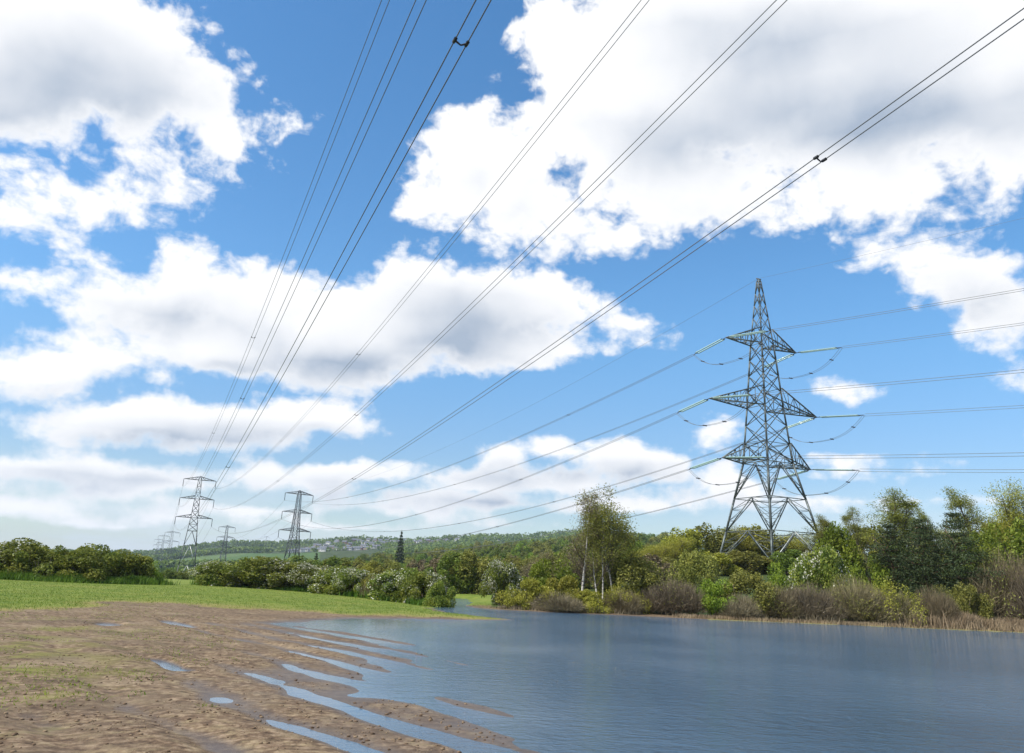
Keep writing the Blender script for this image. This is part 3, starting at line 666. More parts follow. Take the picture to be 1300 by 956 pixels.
def stems(rs, H, n, r0, spread, k=4):
    mb = MB()
    for i in range(n):
        t = rs.uniform(0, 6.28); e = Vector((math.cos(t) * spread, math.sin(t) * spread, H)) * rs.uniform(0.75, 1); p0 = Vector((math.cos(t) * r0, math.sin(t) * r0, -0.3))
        pts = [p0.lerp(e, s) + Vector(rs.normal(size=3) * 0.03 * H * (s > 0)) for s in (0, .25, .5, .75, 1)]
        mb.tube(pts, [r0, r0 * .75, r0 * .5, r0 * .3, r0 * .12], k)
    return mb
PROTO = {}
def proto(name, parts): PROTO[name] = [(n, mesh_from(n, [tuple(v) for v in V_] if not isinstance(V_, np.ndarray) else V_, F_, m)) for n, V_, F_, m in parts]
def mbpart(nm, mb, mat): return (nm, [tuple(v) for v in mb.V], mb.F, mat)

def bush_proto(name, seed, W_, H_, N, leaf, size, K=26, lr=0.30, shape=DOME, blossom=0, twig=0, stem_mat=None, crown='crown'):
    """crown of real size: half-width W_, height H_"""
    rs = np.random.RandomState(seed); P = crown_points(rs, N, K, shape, lr); P = P * np.array([W_, W_, H_])
    parts = []; V_, F_ = cards(rs, P, size); parts.append((crown, V_, F_, leaf))
    if blossom:
        Q = crown_points(np.random.RandomState(seed), N, K, shape, lr * 1.06) * np.array([W_, W_, H_]); c = np.array([0, 0, H_ * 0.45]); out = np.linalg.norm((Q - c) / np.array([W_, W_, H_]), axis=1)
        msk = (vnoise(Q[:, 0] * 1.3 + 9 + seed, Q[:, 1] * 1.3 + Q[:, 2] * 1.1) > 0.45) & (out > 0.38); Q = Q[msk][:blossom]; V2, F2 = cards(rs, Q, size * 0.72, 0.8); parts.append(('blossom', V2, F2, L_BLOS))
    parts.append(mbpart('stem', stems(rs, H_ * 0.75, 7, 0.05 * H_ ** 0.5, W_ * 0.55), stem_mat or B_BROWN)); proto(name, parts)
def twig_points(rs, n, W_, H_, seg=3):
    V_, F_ = [], []; t = rs.uniform(0, 2 * math.pi, n); R = np.sqrt(rs.uniform(0, 1, n)); h = np.sqrt(np.maximum(0.05, 1 - (R * 0.93) ** 2)) * rs.uniform(0.45, 1.04, n)
    tip = np.stack([R * np.cos(t) * W_, R * np.sin(t) * W_, h * H_], 1); base = tip * np.array([0.35, 0.35, 0.0]) + rs.normal(size=(n, 3)) * 0.12 * np.array([W_, W_, 0])
    s0 = rs.uniform(0.3, 0.8, n)[:, None]; bend = rs.normal(size=(n, 3)) * 0.07 * H_
    q = lambda s: base + (tip - base) * s + np.array([0, 0, 1]) * 0.12 * H_ * (s * (1 - s)) * 2 + bend * s * (1 - s) * 3
    p0, p1, p2 = q(s0), q((s0 + 1) / 2), q(np.ones((n, 1))); side = rnd_unit(rs, n)
    return p0, p1, p2, side
def twig_proto(name, seed, W_, H_, n, mat, w=0.035, leaf=None, nleaf=0, size=0.12):
    rs = np.random.RandomState(seed); V_ = []; F_ = []; cnt = 0
    for lob in range(5):
        c = np.array([rs.uniform(-.45, .45) * W_, rs.uniform(-.45, .45) * W_, 0]) * (lob > 0); sc_ = rs.uniform(0.6, 0.85) if lob else 0.95
        p0, p1, p2, sd_ = twig_points(rs, n // 5, W_ * (0.62 if lob else 0.85), H_ * sc_)
        sd_ = sd_ * w * rs.uniform(0.5, 1.3, (len(sd_), 1)) / 2; m = len(p0)
        V_.append(np.stack([p0 - sd_, p0 + sd_, p1 + sd_ * .7, p1 - sd_ * .7, p2 + sd_ * .3, p2 - sd_ * .3], 1).reshape(-1, 3) + c)
        i = np.arange(m)[:, None] * 6 + cnt; F_ += [i + np.array([[0, 1, 2, 3]]), i + np.array([[3, 2, 4, 5]])]; cnt += 6 * m
    parts = [('twigs', np.concatenate(V_), np.concatenate(F_), mat)]
    if nleaf: P = crown_points(rs, nleaf, 22, DOME, 0.3) * np.array([W_, W_, H_]); V2, F2 = cards(rs, P, size); parts.append(('leaves', V2, F2, leaf))
    parts.append(mbpart('stem', stems(rs, H_ * 0.6, 9, 0.05 * H_ ** 0.5, W_ * 0.6), B_BROWN)); proto(name, parts)

def grow(rs, mb, tips, p, d, L, r, depth, child=3, ang=0.75, up=0.12, wander=0.10, ratio=0.62, minr=0.012, k=6):
    n = 6 if depth else 4; pts = [p]; rads = [r]
    for i in range(n):
        d = (d + Vector(rs.normal(size=3)) * wander + Vector((0, 0, up))).normalized(); p = p + d * (L / n); pts.append(p); rads.append(max(minr * .6, r * (1 - 0.72 * (i + 1) / n)))
    mb.tube(pts, rads, k if r > 0.05 else 3)
    if depth == 0: tips += [pts[-1], pts[-2], pts[-3]]; return
    tips.append(pts[-1])
    m = child + rs.randint(0, 2)
    for c in range(m):
        s = 0.35 + 0.6 * (c + rs.uniform(0, 1)) / m; i = min(n - 1, int(s * n)); q = pts[i].lerp(pts[i + 1], s * n - i) if i < n else pts[-1]
        dd = (pts[i + 1] - pts[i]).normalized(); a = dd.cross(Vector(rs.normal(size=3))).normalized()
        nd = (dd * math.cos(ang) + a * math.sin(ang)).normalized()
        grow(rs, mb, tips, q, nd, L * ratio * rs.uniform(0.7, 1.15) * (1.15 - 0.5 * s), rads[i] * 0.55, depth - 1, child, ang, up, wander * 1.3, ratio, minr, k)
def tree_proto(name, seed, H_, bark, leaf, nl, size, spread=0.10, r=0.16, depth=3, child=3, ang=0.7, up=0.10, nst=1, lean=(0, 0), clear=0.0, droop=0.0, pt=26, ratio=0.6, lfrac=1.0):
    rs = np.random.RandomState(seed); mb = MB(); ml = MB(); tips = []
    for s in range(nst):
        t = rs.uniform(0, 6.28); d = Vector((lean[0] + math.cos(t) * spread * (nst > 1), lean[1] + math.sin(t) * spread * (nst > 1), 1)).normalized()
        p0 = Vector((math.cos(t), math.sin(t), 0)) * (0.25 * (nst > 1)); p0.z = -0.4
        hh = H_ * (1 if s == 0 else rs.uniform(0.7, 0.95)); pts = [p0]; rads = [r * 1.25]; n = 9
        for i in range(n): d = (d + Vector(rs.normal(size=3)) * 0.045 + Vector((lean[0] * .02, 0, 0.02))).normalized(); pts.append(pts[-1] + d * (hh * 0.97 / n)); rads.append(r * (1 - 0.9 * (i + 1) / n) + 0.01)
        mb.tube(pts, rads, 7); tips += [pts[-1]]
        m = int(10 + 3 * child)
        for c in range(m):
            f = clear + (0.97 - clear) * (c + rs.uniform(0, 1)) / m; i = min(n - 1, int(f * n)); q = pts[i].lerp(pts[i + 1], f * n - i); a = rs.uniform(0, 6.28)
            nd = Vector((math.cos(a) * math.sin(ang), math.sin(a) * math.sin(ang), math.cos(ang))); Lb = H_ * ratio * (0.62 - 0.42 * f) * rs.uniform(0.7, 1.2)
            grow(rs, ml, tips, q, nd, Lb, rads[i] * 0.5, depth - 1, child, 0.65, up - droop, 0.12, 0.62)
    T = np.array([tuple(t) for t in tips]); T = T[rs.rand(len(T)) < lfrac]; k = rs.randint(0, len(T), nl); P = T[k] + rs.normal(size=(nl, 3)) * pt * 0.01 * np.array([1, 1, 0.9]); P[:, 2] -= np.abs(rs.normal(size=nl)) * droop * 3
    V_, F_ = cards(rs, P, size); proto(name, [mbpart('trunk', mb, bark), mbpart('limbs', ml, B_BROWN), ('crown', V_, F_, leaf)])
def pine_proto(name, seed, H_, W_, n, size, leaf=L_DARK):
    rs = np.random.RandomState(seed); mb = MB(); P = []
    mb.tube([Vector((rs.normal() * .04 * i, rs.normal() * .04 * i, -0.4 + H_ * i / 8)) for i in range(9)], [0.17 * (1 - i / 8.6) for i in range(9)], 7)
    z = H_ * 0.10
    while z < H_ * 0.985:
        f = z / H_; R = W_ * (1 - f ** 1.9) ** 0.8 * rs.uniform(0.75, 1.15) + 0.12; a0 = rs.uniform(0, 6.28); nb = 6
        for j in range(nb):
            a = a0 + j * 6.28 / nb + rs.uniform(-.3, .3); RR = R * rs.uniform(0.65, 1.1); e = Vector((math.cos(a) * RR, math.sin(a) * RR, z + RR * rs.uniform(0.05, 0.30))); s0 = Vector((0, 0, z))
            mb.tube([s0, s0.lerp(e, .5) - Vector((0, 0, .06 * RR)), e], [0.035, 0.025, 0.008], 3)
            m = max(3, int(RR * 7))
            for q in range(m):
                s = 0.25 + 0.75 * (q + rs.rand()) / m; c = s0.lerp(e, s); w = 0.10 + 0.26 * (1 - abs(s - 0.6)) * min(1, RR)
                P.append(np.array(tuple(c)) + rs.normal(size=(26, 3)) * np.array([w, w, w * 0.42]))
        z += H_ * 0.062 * rs.uniform(0.8, 1.2)
    P = np.concatenate(P); P = P[rs.permutation(len(P))[:n]]; V_, F_ = cards(rs, P, size, 0.28); proto(name, [mbpart('trunk', mb, B_PINE), ('crown', V_, F_, leaf)])
def cone_proto(name, seed, H_, W_, n, size):
    rs = np.random.RandomState(seed); mb = MB(); mb.tube([Vector((0, 0, -.3)), Vector((0, 0, H_ * .98))], [H_ * .02, 0.03], 5); P = []
    lay = 15
    for i in range(lay):
        f = i / lay; R = W_ * (1 - f) ** 0.9 + .05 * W_; m = max(20, int(n / lay * (1 - f) * 2)); nbr = 7
        a = (rs.randint(0, nbr, m) + rs.normal(size=m) * .09 + i * .37) * 2 * math.pi / nbr; r = R * rs.uniform(.05, 1, m) ** .6
        P.append(np.stack([np.cos(a) * r, np.sin(a) * r, H_ * (0.06 + f * .92) - r * 0.25 + rs.normal(size=m) * H_ * .008], 1))
    V_, F_ = cards(rs, np.concatenate(P), size, .5); proto(name, [mbpart('trunk', mb, B_BROWN), ('crown', V_, F_, L_DARK)])

bush_proto('hawthorn', 11, 3.0, 3.0, 15000, L_HAW, 0.16, 34, 0.27, blossom=4200)
bush_proto('hawthorn_b', 12, 2.6, 2.8, 14000, L_HAW, 0.16, 28, 0.30, blossom=2400)
bush_proto('hedge_c', 13, 3.0, 3.0, 14000, L_HAW, 0.17, 30, 0.30)
bush_proto('willow_bush', 14, 2.8, 2.0, 12000, L_YELLOW, 0.13, 26, 0.28)
bush_proto('green_bush', 15, 2.6, 2.6, 13000, L_BRIGHT, 0.14, 26, 0.28)
bush_proto('olive_bush', 16, 2.6, 3.2, 12000, L_OLIVE, 0.14, 30, 0.26, EGG)
bush_proto('round_tree', 17, 2.2, 4.6, 14000, L_BRIGHT, 0.16, 34, 0.25, EGG)
twig_proto('bare_shrub', 21, 2.8, 2.8, 11000, L_PURP, 0.030, L_OLIVE, 500, 0.09)
twig_proto('bare_shrub_b', 22, 3.0, 3.4, 13000, L_BROWN, 0.030, L_OLIVE, 2600, 0.10)
twig_proto('budding_shrub', 23, 2.6, 3.0, 9000, L_BROWN, 0.028, L_YELLOW, 5200, 0.10)
tree_proto('birch', 31, 9.5, B_BIRCH, L_BIRCH, 8000, 0.11, r=0.085, depth=3, nst=2, spread=0.16, lean=(0.12, 0), clear=0.34, droop=0.03, pt=24, ratio=0.66)
tree_proto('birch_leafy', 32, 10, B_BIRCH, L_BIRCH, 15000, 0.12, r=0.095, depth=3, nst=3, spread=0.20, lean=(0.16, 0), clear=0.42, droop=0.03, pt=26, ratio=0.70)
tree_proto('birch_bare', 33, 9.5, B_BIRCH, L_PURP, 2600, 0.09, r=0.10, depth=3, nst=1, lean=(0.06, 0), clear=0.30, pt=30, ratio=0.42, child=4)
tree_proto('willow', 34, 10, B_BROWN, L_YELLOW, 20000, 0.12, r=0.16, depth=3, nst=3, spread=0.22, clear=0.18, pt=42, ratio=0.62)
tree_proto('airy_willow', 35, 11, B_BROWN, L_BIRCH, 9500, 0.12, r=0.15, depth=3, nst=2, spread=0.14, clear=0.30, pt=24, ratio=0.50)
tree_proto('bare_tree', 36, 8, B_BROWN, L_BROWN, 7000, 0.10, r=0.12, depth=3, nst=3, spread=0.28, clear=0.2, pt=34, ratio=0.6, child=4)
pine_proto('pine', 41, 7.5, 2.2, 17000, 0.17); pine_proto('pine_b', 42, 7.5, 2.6, 18000, 0.17)
cone_proto('spruce', 43, 10, 2.8, 5000, 0.5)
for i, (lf, sh) in enumerate(((L_MID, EGG), (L_BRIGHT, DOME), (L_YELLOW, EGG), (L_OLIVE, TALL), (L_HAW, DOME), (L_BROWN, EGG))):
    bush_proto('wood_tree_%d' % i, 50 + i, 4.0, 8.0, 8000, lf, 0.33, 34, 0.23, sh)

def plant(kind, name, x, y, H, Wd, label, cat, group=None, rz=None, mats=None, sink=0.15, noblossom=False):
    """put one plant of real height H and full width Wd on the ground at x, y"""
    parts = PROTO[kind]; bb = np.array([v.co[:] for v in parts[0][1].vertices]) if kind not in SIZE else None
    if kind not in SIZE:
        allz = [np.array([v.co[:] for v in m.vertices]) for _, m in parts]; A = np.concatenate(allz)
        SIZE[kind] = (np.percentile(A[:, 2], 99.7), np.percentile(np.abs(A[:, :2]), 98) )
    h0, w0 = SIZE[kind]; z = gz(x, y)
    if rz is None: rz = PR.uniform(0, 6.28)
    root = empty(name, (x, y, z - sink), rz, label, cat, group, (Wd / 2 / w0, Wd / 2 / w0, (H + sink) / h0))
    for nm, m in parts:
        if nm == 'blossom' and noblossom: continue
        o = link(nm, m, root)
        if mats and nm in mats: o.material_slots[0].link = 'OBJECT'; o.material_slots[0].material = mats[nm]
    return root
SIZE = {}; PR = random.Random(3)
def pp(kind, name, px, ytop, D, wpx, label, cat, group=None, **k):
    """plant by its place in the view: centre column, top row, distance, width in photo pixels"""
    x, zt = at(px, ytop, D); H = max(0.6, zt - gz(x, D)); return plant(kind, name, x, D, H, wpx * D / F_PX, label, cat, group, **k)

# ------------------------------------------------------------------ hedge at the left edge of the field
HL = 'hawthorn bushes of the left hedge'
for px, yt, D, w, k, lab in ((-40, 690, 62, 130, 'hedge_c', 'dark green hawthorn cut off by the left edge'), (22, 686, 64, 95, 'hawthorn_b', 'dark hawthorn with a yellowish top at the left edge'), (62, 694, 63, 80, 'hedge_c', 'low dark hawthorn second in the left hedge'),
    (98, 697, 64, 75, 'hawthorn_b', 'dark hawthorn in the middle of the left hedge'), (130, 693, 66, 85, 'hedge_c', 'tallest rounded hawthorn of the left hedge'), (165, 700, 68, 66, 'hawthorn_b', 'yellow-green hawthorn at the right end of the left hedge'), (187, 713, 70, 36, 'green_bush', 'small green bush at the tip of the left hedge')):
    pp(k, 'hawthorn_bush', px, yt, D, w, lab, 'bush', HL, noblossom=(px > 60))
# hedge in may blossom running from the gap to the channel
HR = 'bushes of the blossoming hedge'
for px, yt, D, w, k, lab in ((285, 714, 76, 58, 'hawthorn', 'pale blossoming hawthorn at the left end of the middle hedge'), (318, 708, 75, 78, 'hawthorn', 'tallest white-flecked hawthorn of the middle hedge'), (356, 710, 74, 76, 'hawthorn_b', 'round-topped hawthorn right of the tallest white-flecked one'),
    (395, 716, 72, 62, 'hawthorn', 'hawthorn with white blossom halfway along the middle hedge'), (428, 720, 70, 60, 'hawthorn_b', 'low yellow-topped hawthorn just right of halfway'), (458, 722, 67, 50, 'hawthorn', 'blossom-dotted hawthorn before the brownish bush'), (482, 725, 65, 36, 'budding_shrub', 'brownish budding bush among the hawthorns'),
    (508, 722, 63, 58, 'hawthorn_b', 'dark hawthorn right of the brownish budding bush'), (540, 727, 61, 50, 'hawthorn', 'low hawthorn near the channel end of the hedge'), (562, 738, 58, 34, 'hedge_c', 'smallest dark bush at the water end of the hedge')):
    pp(k, 'hawthorn_bush' if k != 'budding_shrub' else 'budding_shrub', px, yt, D, w * 1.22, lab, 'bush', HR)

# ------------------------------------------------------------------ far bank: scrub along the water, front row
FB = 'shrubs along the far bank'
for px, yt, D, w, k, nm, lab in (
    (640, 712, 64, 52, 'hawthorn', 'hawthorn_bush', 'cream-blossomed hawthorn at the channel mouth'),
    (668, 735, 60, 66, 'willow_bush', 'willow_bush', 'low yellow-green willow bush at the left end of the far bank'),
    (712, 732, 60.5, 74, 'willow_bush', 'willow_bush', 'wide yellow-green willow bush left of the birches'),
    (706, 750, 58.6, 72, 'bare_shrub', 'bare_shrub', 'low brownish bare shrub at the water below the willow bushes'),
    (752, 750, 59.4, 62, 'willow_bush', 'willow_bush', 'low yellowish willow bush at the foot of the birches'),
    (800, 706, 63, 84, 'olive_bush', 'olive_bush', 'rounded dark olive bush behind and right of the birch trunks'),
    (792, 742, 59.5, 56, 'budding_shrub', 'budding_shrub', 'budding brown shrub right below the birches'),
    (852, 732, 60, 70, 'bare_shrub', 'bare_shrub', 'grey-brown leafless shrub between the birches and the pylon'),
    (905, 736, 60, 60, 'green_bush', 'green_bush', 'bright green bush below the left foot of the pylon'),
    (944, 726, 61, 72, 'olive_bush', 'olive_bush', 'olive bush in front of the pylon'),
    (938, 752, 59, 56, 'bare_shrub', 'bare_shrub', 'low brown shrub at the waterline below the pylon'),
    (985, 742, 60, 62, 'bare_shrub_b', 'bare_shrub', 'brown shrub with a few leaves below the right foot of the pylon'),
    (1028, 738, 60.5, 70, 'bare_shrub', 'bare_shrub', 'twiggy leafless shrub in front of the white-flecked hawthorn'),
    (1082, 732, 61, 78, 'bare_shrub_b', 'bare_shrub', 'wide brown shrub in front of the pines, left one'),
    (1124, 738, 61, 74, 'budding_shrub', 'budding_shrub', 'wide budding brown shrub in front of the pines, right one'),
    (1180, 744, 62, 60, 'bare_shrub_b', 'bare_shrub', 'bare brown shrub under the dark pines'),
    (1270, 700, 66, 96, 'bare_shrub_b', 'bare_shrub', 'tall round brown bush at the right edge'),
    (1318, 690, 64, 90, 'bare_shrub', 'bare_shrub', 'round leafless bush cut off by the right edge'),
    (1225, 742, 63, 46, 'olive_bush', 'olive_bush', 'small olive bush between the pines and the tall brown bush')):
    pp(k, nm, px, yt, D, w, lab, 'shrub', FB)
# second row
SR = 'trees and tall bushes of the second row'
for px, yt, D, w, k, nm, lab, cat in (
    (700, 710, 68, 70, 'green_bush', 'green_bush', 'rounded bright green bush behind the willow bushes', 'bush'),
    (715, 690, 76, 90, 'bare_tree', 'bare_tree', 'brown budding tree with many stems left of the birches', 'tree'),
    (668, 700, 80, 60, 'bare_tree', 'bare_tree', 'smaller brown budding tree behind the bright green bush', 'tree'),
    (740, 626, 62.5, 50, 'birch_bare', 'birch', 'leafless slender white birch, left of the group', 'tree'),
    (766, 640, 61.5, 70, 'birch', 'birch', 'thin-crowned leaning birch in the middle of the group', 'tree'),
    (788, 614, 63, 118, 'birch_leafy', 'birch', 'tallest birch with drooping green crown leaning to the right', 'tree'),
    (880, 700, 70, 60, 'olive_bush', 'olive_bush', 'olive bush beyond the grey leafless shrub', 'bush'),
    (1036, 696, 66, 74, 'hawthorn', 'hawthorn_bush', 'white-flecked hawthorn at the right foot of the pylon', 'bush'),
    (1060, 668, 72, 58, 'round_tree', 'round_tree', 'fresh bright green tree right of the pylon', 'tree'),
    (1000, 716, 68, 60, 'green_bush', 'green_bush', 'green bush under the pylon right leg', 'bush'),
    (1100, 705, 70, 60, 'green_bush', 'green_bush', 'light green bush before the leftmost pine', 'bush'),
    (1128, 667, 70, 72, 'pine_b', 'pine_tree', 'leftmost dark pine with open level branches', 'tree'),
    (1168, 660, 68, 62, 'pine', 'pine_tree', 'middle pine with brownish lower branches', 'tree'),
    (1208, 652, 67, 74, 'pine_b', 'pine_tree', 'darkest and tallest pine at right', 'tree'),
    (1086, 690, 78, 50, 'budding_shrub', 'budding_shrub', 'tan budding bush behind the bright green tree', 'bush'),
    (1246, 676, 74, 60, 'round_tree', 'round_tree', 'yellow-green tree between the pines and the right edge', 'tree'),
    (1290, 660, 80, 70, 'wood_tree_1', 'broadleaf_tree', 'broad green tree above the tall brown bush', 'tree')):
    pp(k, nm, px, yt, D, w, lab, cat, SR)
# tall airy trees at the back on the right
BK = 'airy trees on the skyline at right'
for px, yt, D, w, k, nm, lab in (
    (1060, 655, 100, 44, 'airy_willow', 'willow_tree', 'thin airy tree just right of the pylon on the skyline'), (1084, 642, 100, 44, 'airy_willow', 'willow_tree', 'slender airy tree left of the tall feathery willow'),
    (1130, 626, 98, 84, 'airy_willow', 'willow_tree', 'tall feathery willow left above the pines'), (1160, 628, 102, 56, 'airy_willow', 'willow_tree', 'tall feathery willow directly above the middle pine'),
    (1182, 645, 104, 36, 'airy_willow', 'willow_tree', 'small thin skyline tree right of the feathery willows'), (1245, 620, 92, 72, 'airy_willow', 'willow_tree', 'tall airy tree near the right edge, left of two'),
    (1284, 616, 90, 76, 'willow', 'willow_tree', 'tall dense willow near the right edge, right of two'), (1312, 640, 86, 80, 'willow', 'willow_tree', 'yellowish willow cut off by the right edge'),
    (1034, 662, 112, 52, 'airy_willow', 'willow_tree', 'thin skyline tree behind the pylon right leg')):
    pp(k, nm, px, yt, D, w, lab, 'tree', BK)
# willow row behind the pylon
BWL = ['first right of the birches', 'second right of the birches', 'just left of the pylon', 'seen through the left leg of the pylon', 'seen through the middle of the pylon', 'seen left of the pylon right leg', 'at the pylon right leg', 'left of the leftmost pine', 'between the leftmost and middle pines', 'above the darkest pine', 'above the tall brown bush', 'at the right edge', 'right behind the tallest birch']
BLL = ['behind the grey leafless shrub', 'behind the left foot of the pylon', 'behind the middle of the pylon base', 'behind the right foot of the pylon', 'between the leftmost and middle pines', 'behind the darkest pine', 'left of the tall brown bush', 'behind the birch trunks', 'between the birches and the grey leafless shrub']
BW = 'yellow-green willow row behind the pylon'
for i, (px, yt, D, w) in enumerate(((842, 682, 112, 62), (868, 672, 124, 66), (896, 668, 128, 66), (925, 666, 130, 62), (952, 668, 132, 62), (980, 672, 130, 60), (1008, 674, 128, 60), (1105, 668, 120, 70), (1150, 672, 118, 70), (1215, 668, 118, 70), (1265, 664, 118, 80), (1318, 664, 118, 90), (820, 690, 108, 56))):
    pp(('willow', 'wood_tree_2', 'wood_tree_3')[i % 3], 'willow_tree', px, yt, D, w, 'soft yellow-green willow in the even row behind, %s' % BWL[i], 'tree', BW)
for i, (px, yt, D, w, k) in enumerate(((850, 708, 90, 60, 'wood_tree_3'), (905, 702, 94, 66, 'wood_tree_2'), (950, 700, 98, 60, 'wood_tree_3'), (1000, 698, 96, 56, 'wood_tree_0'), (1140, 690, 92, 60, 'wood_tree_0'), (1190, 690, 90, 60, 'wood_tree_3'), (1240, 690, 88, 60, 'wood_tree_1'), (760, 700, 88, 60, 'wood_tree_3'), (825, 705, 84, 60, 'wood_tree_5'))):
    pp(k, 'broadleaf_tree', px, yt, D, w, 'lower broadleaf tree inside the bank wood, %s' % BLL[i], 'tree', 'lower trees inside the bank wood')

# ------------------------------------------------------------------ wooded slope between the channel and the birches, and hedgerow trees left of it
WK = {0: 'mid-green', 1: 'light green', 2: 'yellowish', 3: 'olive', 4: 'dark green', 5: 'brown budding'}
def skyline(px): return float(np.interp(px, [395, 440, 480, 520, 560, 600, 640, 680, 720, 760, 800, 850], [716, 708, 704, 700, 697, 692, 686, 683, 680, 676, 674, 676]))
n_ = 0
for row, (D, low) in enumerate(((95, 742), (115, 738), (140, 734), (175, 728), (220, 722), (280, 714), (350, 706), (430, 699), (520, 692), (640, 686))):
    px = 575 - 12 * row if row < 2 else 470 - 14 * (row - 2); px = max(400, px); end = 640 if row < 1 else (830 if row < 6 else 850)
    while px < end:
        top = skyline(px); f = row / 9; yt = 738 * (1 - f) + top * f - 3 + PR.uniform(-6, 5)
        if row < 2: yt = 724 + PR.uniform(-8, 6)
        yt = max(yt, top - 2); x, zt = at(px, yt, D); g0 = gz(x, D); H = min(max(zt - g0, 4.5), 13) * PR.uniform(0.9, 1.05); k = PR.choice([0, 0, 1, 1, 2, 3, 3, 4, 5] if row < 6 else [0, 0, 1, 3, 4, 4])
        z0 = max(g0, zt - H) if False else g0
        r_ = plant('wood_tree_%d' % k, 'broadleaf_tree', x, D, H, H * PR.uniform(0.95, 1.35), '%s tree %s in the sloping wood, %s' % (WK[k], ('lowest', 'low', 'low', 'halfway up', 'halfway up', 'halfway up', 'high', 'high', 'near the skyline', 'on the skyline')[row], 'left of the spruces' if px < 480 else 'below the spruces' if px < 525 else 'above the hedge end' if px < 575 else 'straight above the channel' if px < 630 else 'above the cream hawthorn' if px < 690 else 'left behind the birches' if px < 750 else 'right behind the birches'), 'tree', 'trees of the sloping wood (%s)' % WK[k]); n_ += 1
        px += H * 0.72 / D * F_PX * PR.uniform(0.75, 1.2)
# hedgerow trees across the valley seen through the gap and above the middle hedge
for i in range(34):
    px = 190 + i * 8.2 + PR.uniform(-3, 3); D = PR.choice([150, 190, 240]); yt = PR.uniform(722, 732) if px < 330 else PR.uniform(706, 716)
    x, zt = at(px, yt, D); H = min(max(zt - gz(x, D), 3), 9); k = PR.choice([0, 4, 4, 3])
    plant('wood_tree_%d' % k, 'hedgerow_tree', x, D, H, H * 1.4, '%s hedgerow tree in the valley, %s' % (WK[k], 'through the gap between the hedges' if px < 262 else 'over the tallest part of the middle hedge' if px < 350 else 'over the right half of the middle hedge' if px < 420 else 'left of the sloping wood'), 'tree', 'hedgerow trees across the valley (%s)' % WK[k])
pp('spruce', 'spruce_tree', 510, 676, 330, 15, 'dark pointed spruce standing up against the skyline houses', 'tree', 'spruces on the slope')
pp('spruce', 'spruce_tree', 402, 703, 300, 16, 'low dark spruce left of the wood in the valley', 'tree', 'spruces on the slope')
pp('spruce', 'spruce_tree', 384, 706, 300, 14, 'lowest dark spruce behind the middle hedge', 'tree', 'spruces on the slope')

# ------------------------------------------------------------------ ridge woodland, one mass
rs = np.random.RandomState(8); CP = []
def ridge_clumps(n, tx0, tx1, D0, D1, s, h):
    tx = rs.uniform(tx0, tx1, n); D = rs.uniform(D0, D1, n); x = tx * D; keep = fbm(x / 120 + 5, D / 120, 4) > -0.10; x, D = x[keep], D[keep]; z = ground_z(x, D); m = len(x)
    R = rs.uniform(0.6, 1.2, m) * s; P = np.stack([x, D, z + h * 0.5], 1); u = rnd_unit(rs, m * 26); P = np.repeat(P, 26, 0) + u * np.repeat(R, 26)[:, None] * np.array([1, 1, h / s * 0.55]); CP.append(P)
ridge_clumps(1500, -0.75, -0.02, 1690, 1850, 7, 11); ridge_clumps(1100, -0.05, 0.75, 1500, 1800, 8, 12); ridge_clumps(700, -0.66, -0.28, 1250, 1330, 6, 8); ridge_clumps(900, -0.14, 0.22, 1000, 1500, 7, 10)
ridge_clumps(170, -0.29, -0.02, 1260, 1660, 5, 6); ridge_clumps(260, -0.66, -0.25, 820, 850, 5, 6); ridge_clumps(240, -0.66, -0.25, 500, 520, 4, 5)
V_, F_ = cards(rs, np.concatenate(CP), 3.6, 0.8); rw = link('ridge_woodland', mesh_from('ridge_woodland', V_, F_, L_MID)); tag(rw, 'hazy dark woodland along the distant ridge and field edges', 'woodland', kind='stuff')

# ------------------------------------------------------------------ houses of the town on the far hillside
def wall_mat(name, c): m, b, p = material(name, 0.8, 0.2); tc = b.n('ShaderNodeTexCoord'); n = b.noise(tc.outputs['Object'], 0.8, 3); b.put(p.inputs['Base Color'], b.mix(n, rgb(*[v * .9 for v in c]), rgb(*[min(.85, v * 1.1) for v in c]))); return m
HW = [('white rendered', wall_mat('white_render', (0.72, 0.71, 0.68))), ('pale grey', wall_mat('grey_render', (0.50, 0.49, 0.47))), ('buff brick', wall_mat('buff_brick', (0.36, 0.28, 0.21))), ('red brick', wall_mat('red_brick', (0.24, 0.13, 0.09)))]
M_ROOF = wall_mat('slate_roof', (0.12, 0.13, 0.15)); M_PANE, _b, _p = material('window_pane', 0.1, 0.6); _p.inputs['Base Color'].default_value = rgb(0.03, 0.04, 0.05)
def box_vf(x0, x1, y0, y1, z0, z1):
    V_ = [(x0, y0, z0), (x1, y0, z0), (x1, y1, z0), (x0, y1, z0), (x0, y0, z1), (x1, y0, z1), (x1, y1, z1), (x0, y1, z1)]
    return V_, [(0, 3, 2, 1), (4, 5, 6, 7), (0, 1, 5, 4), (1, 2, 6, 5), (2, 3, 7, 6), (3, 0, 4, 7)]
Vb, Fb = box_vf(-5, 5, -3.5, 3.5, -1.5, 5.2); Vb += [(-5, 0, 7.8), (5, 0, 7.8)]
w_me = mesh_from('walls', Vb, [(0, 3, 2, 1), (0, 1, 5, 4), (1, 2, 6, 5), (2, 3, 7, 6), (3, 0, 4, 7), (4, 7, 8, 8), (5, 9, 6, 6)][:5], HW[0][1])
w_me2 = bpy.data.meshes.new('walls'); w_me2.from_pydata(Vb, [], [(0, 3, 2, 1), (0, 1, 5, 4), (1, 2, 6, 9, 5), (2, 3, 7, 6), (3, 0, 4, 8, 7)]); w_me2.materials.append(HW[0][1])
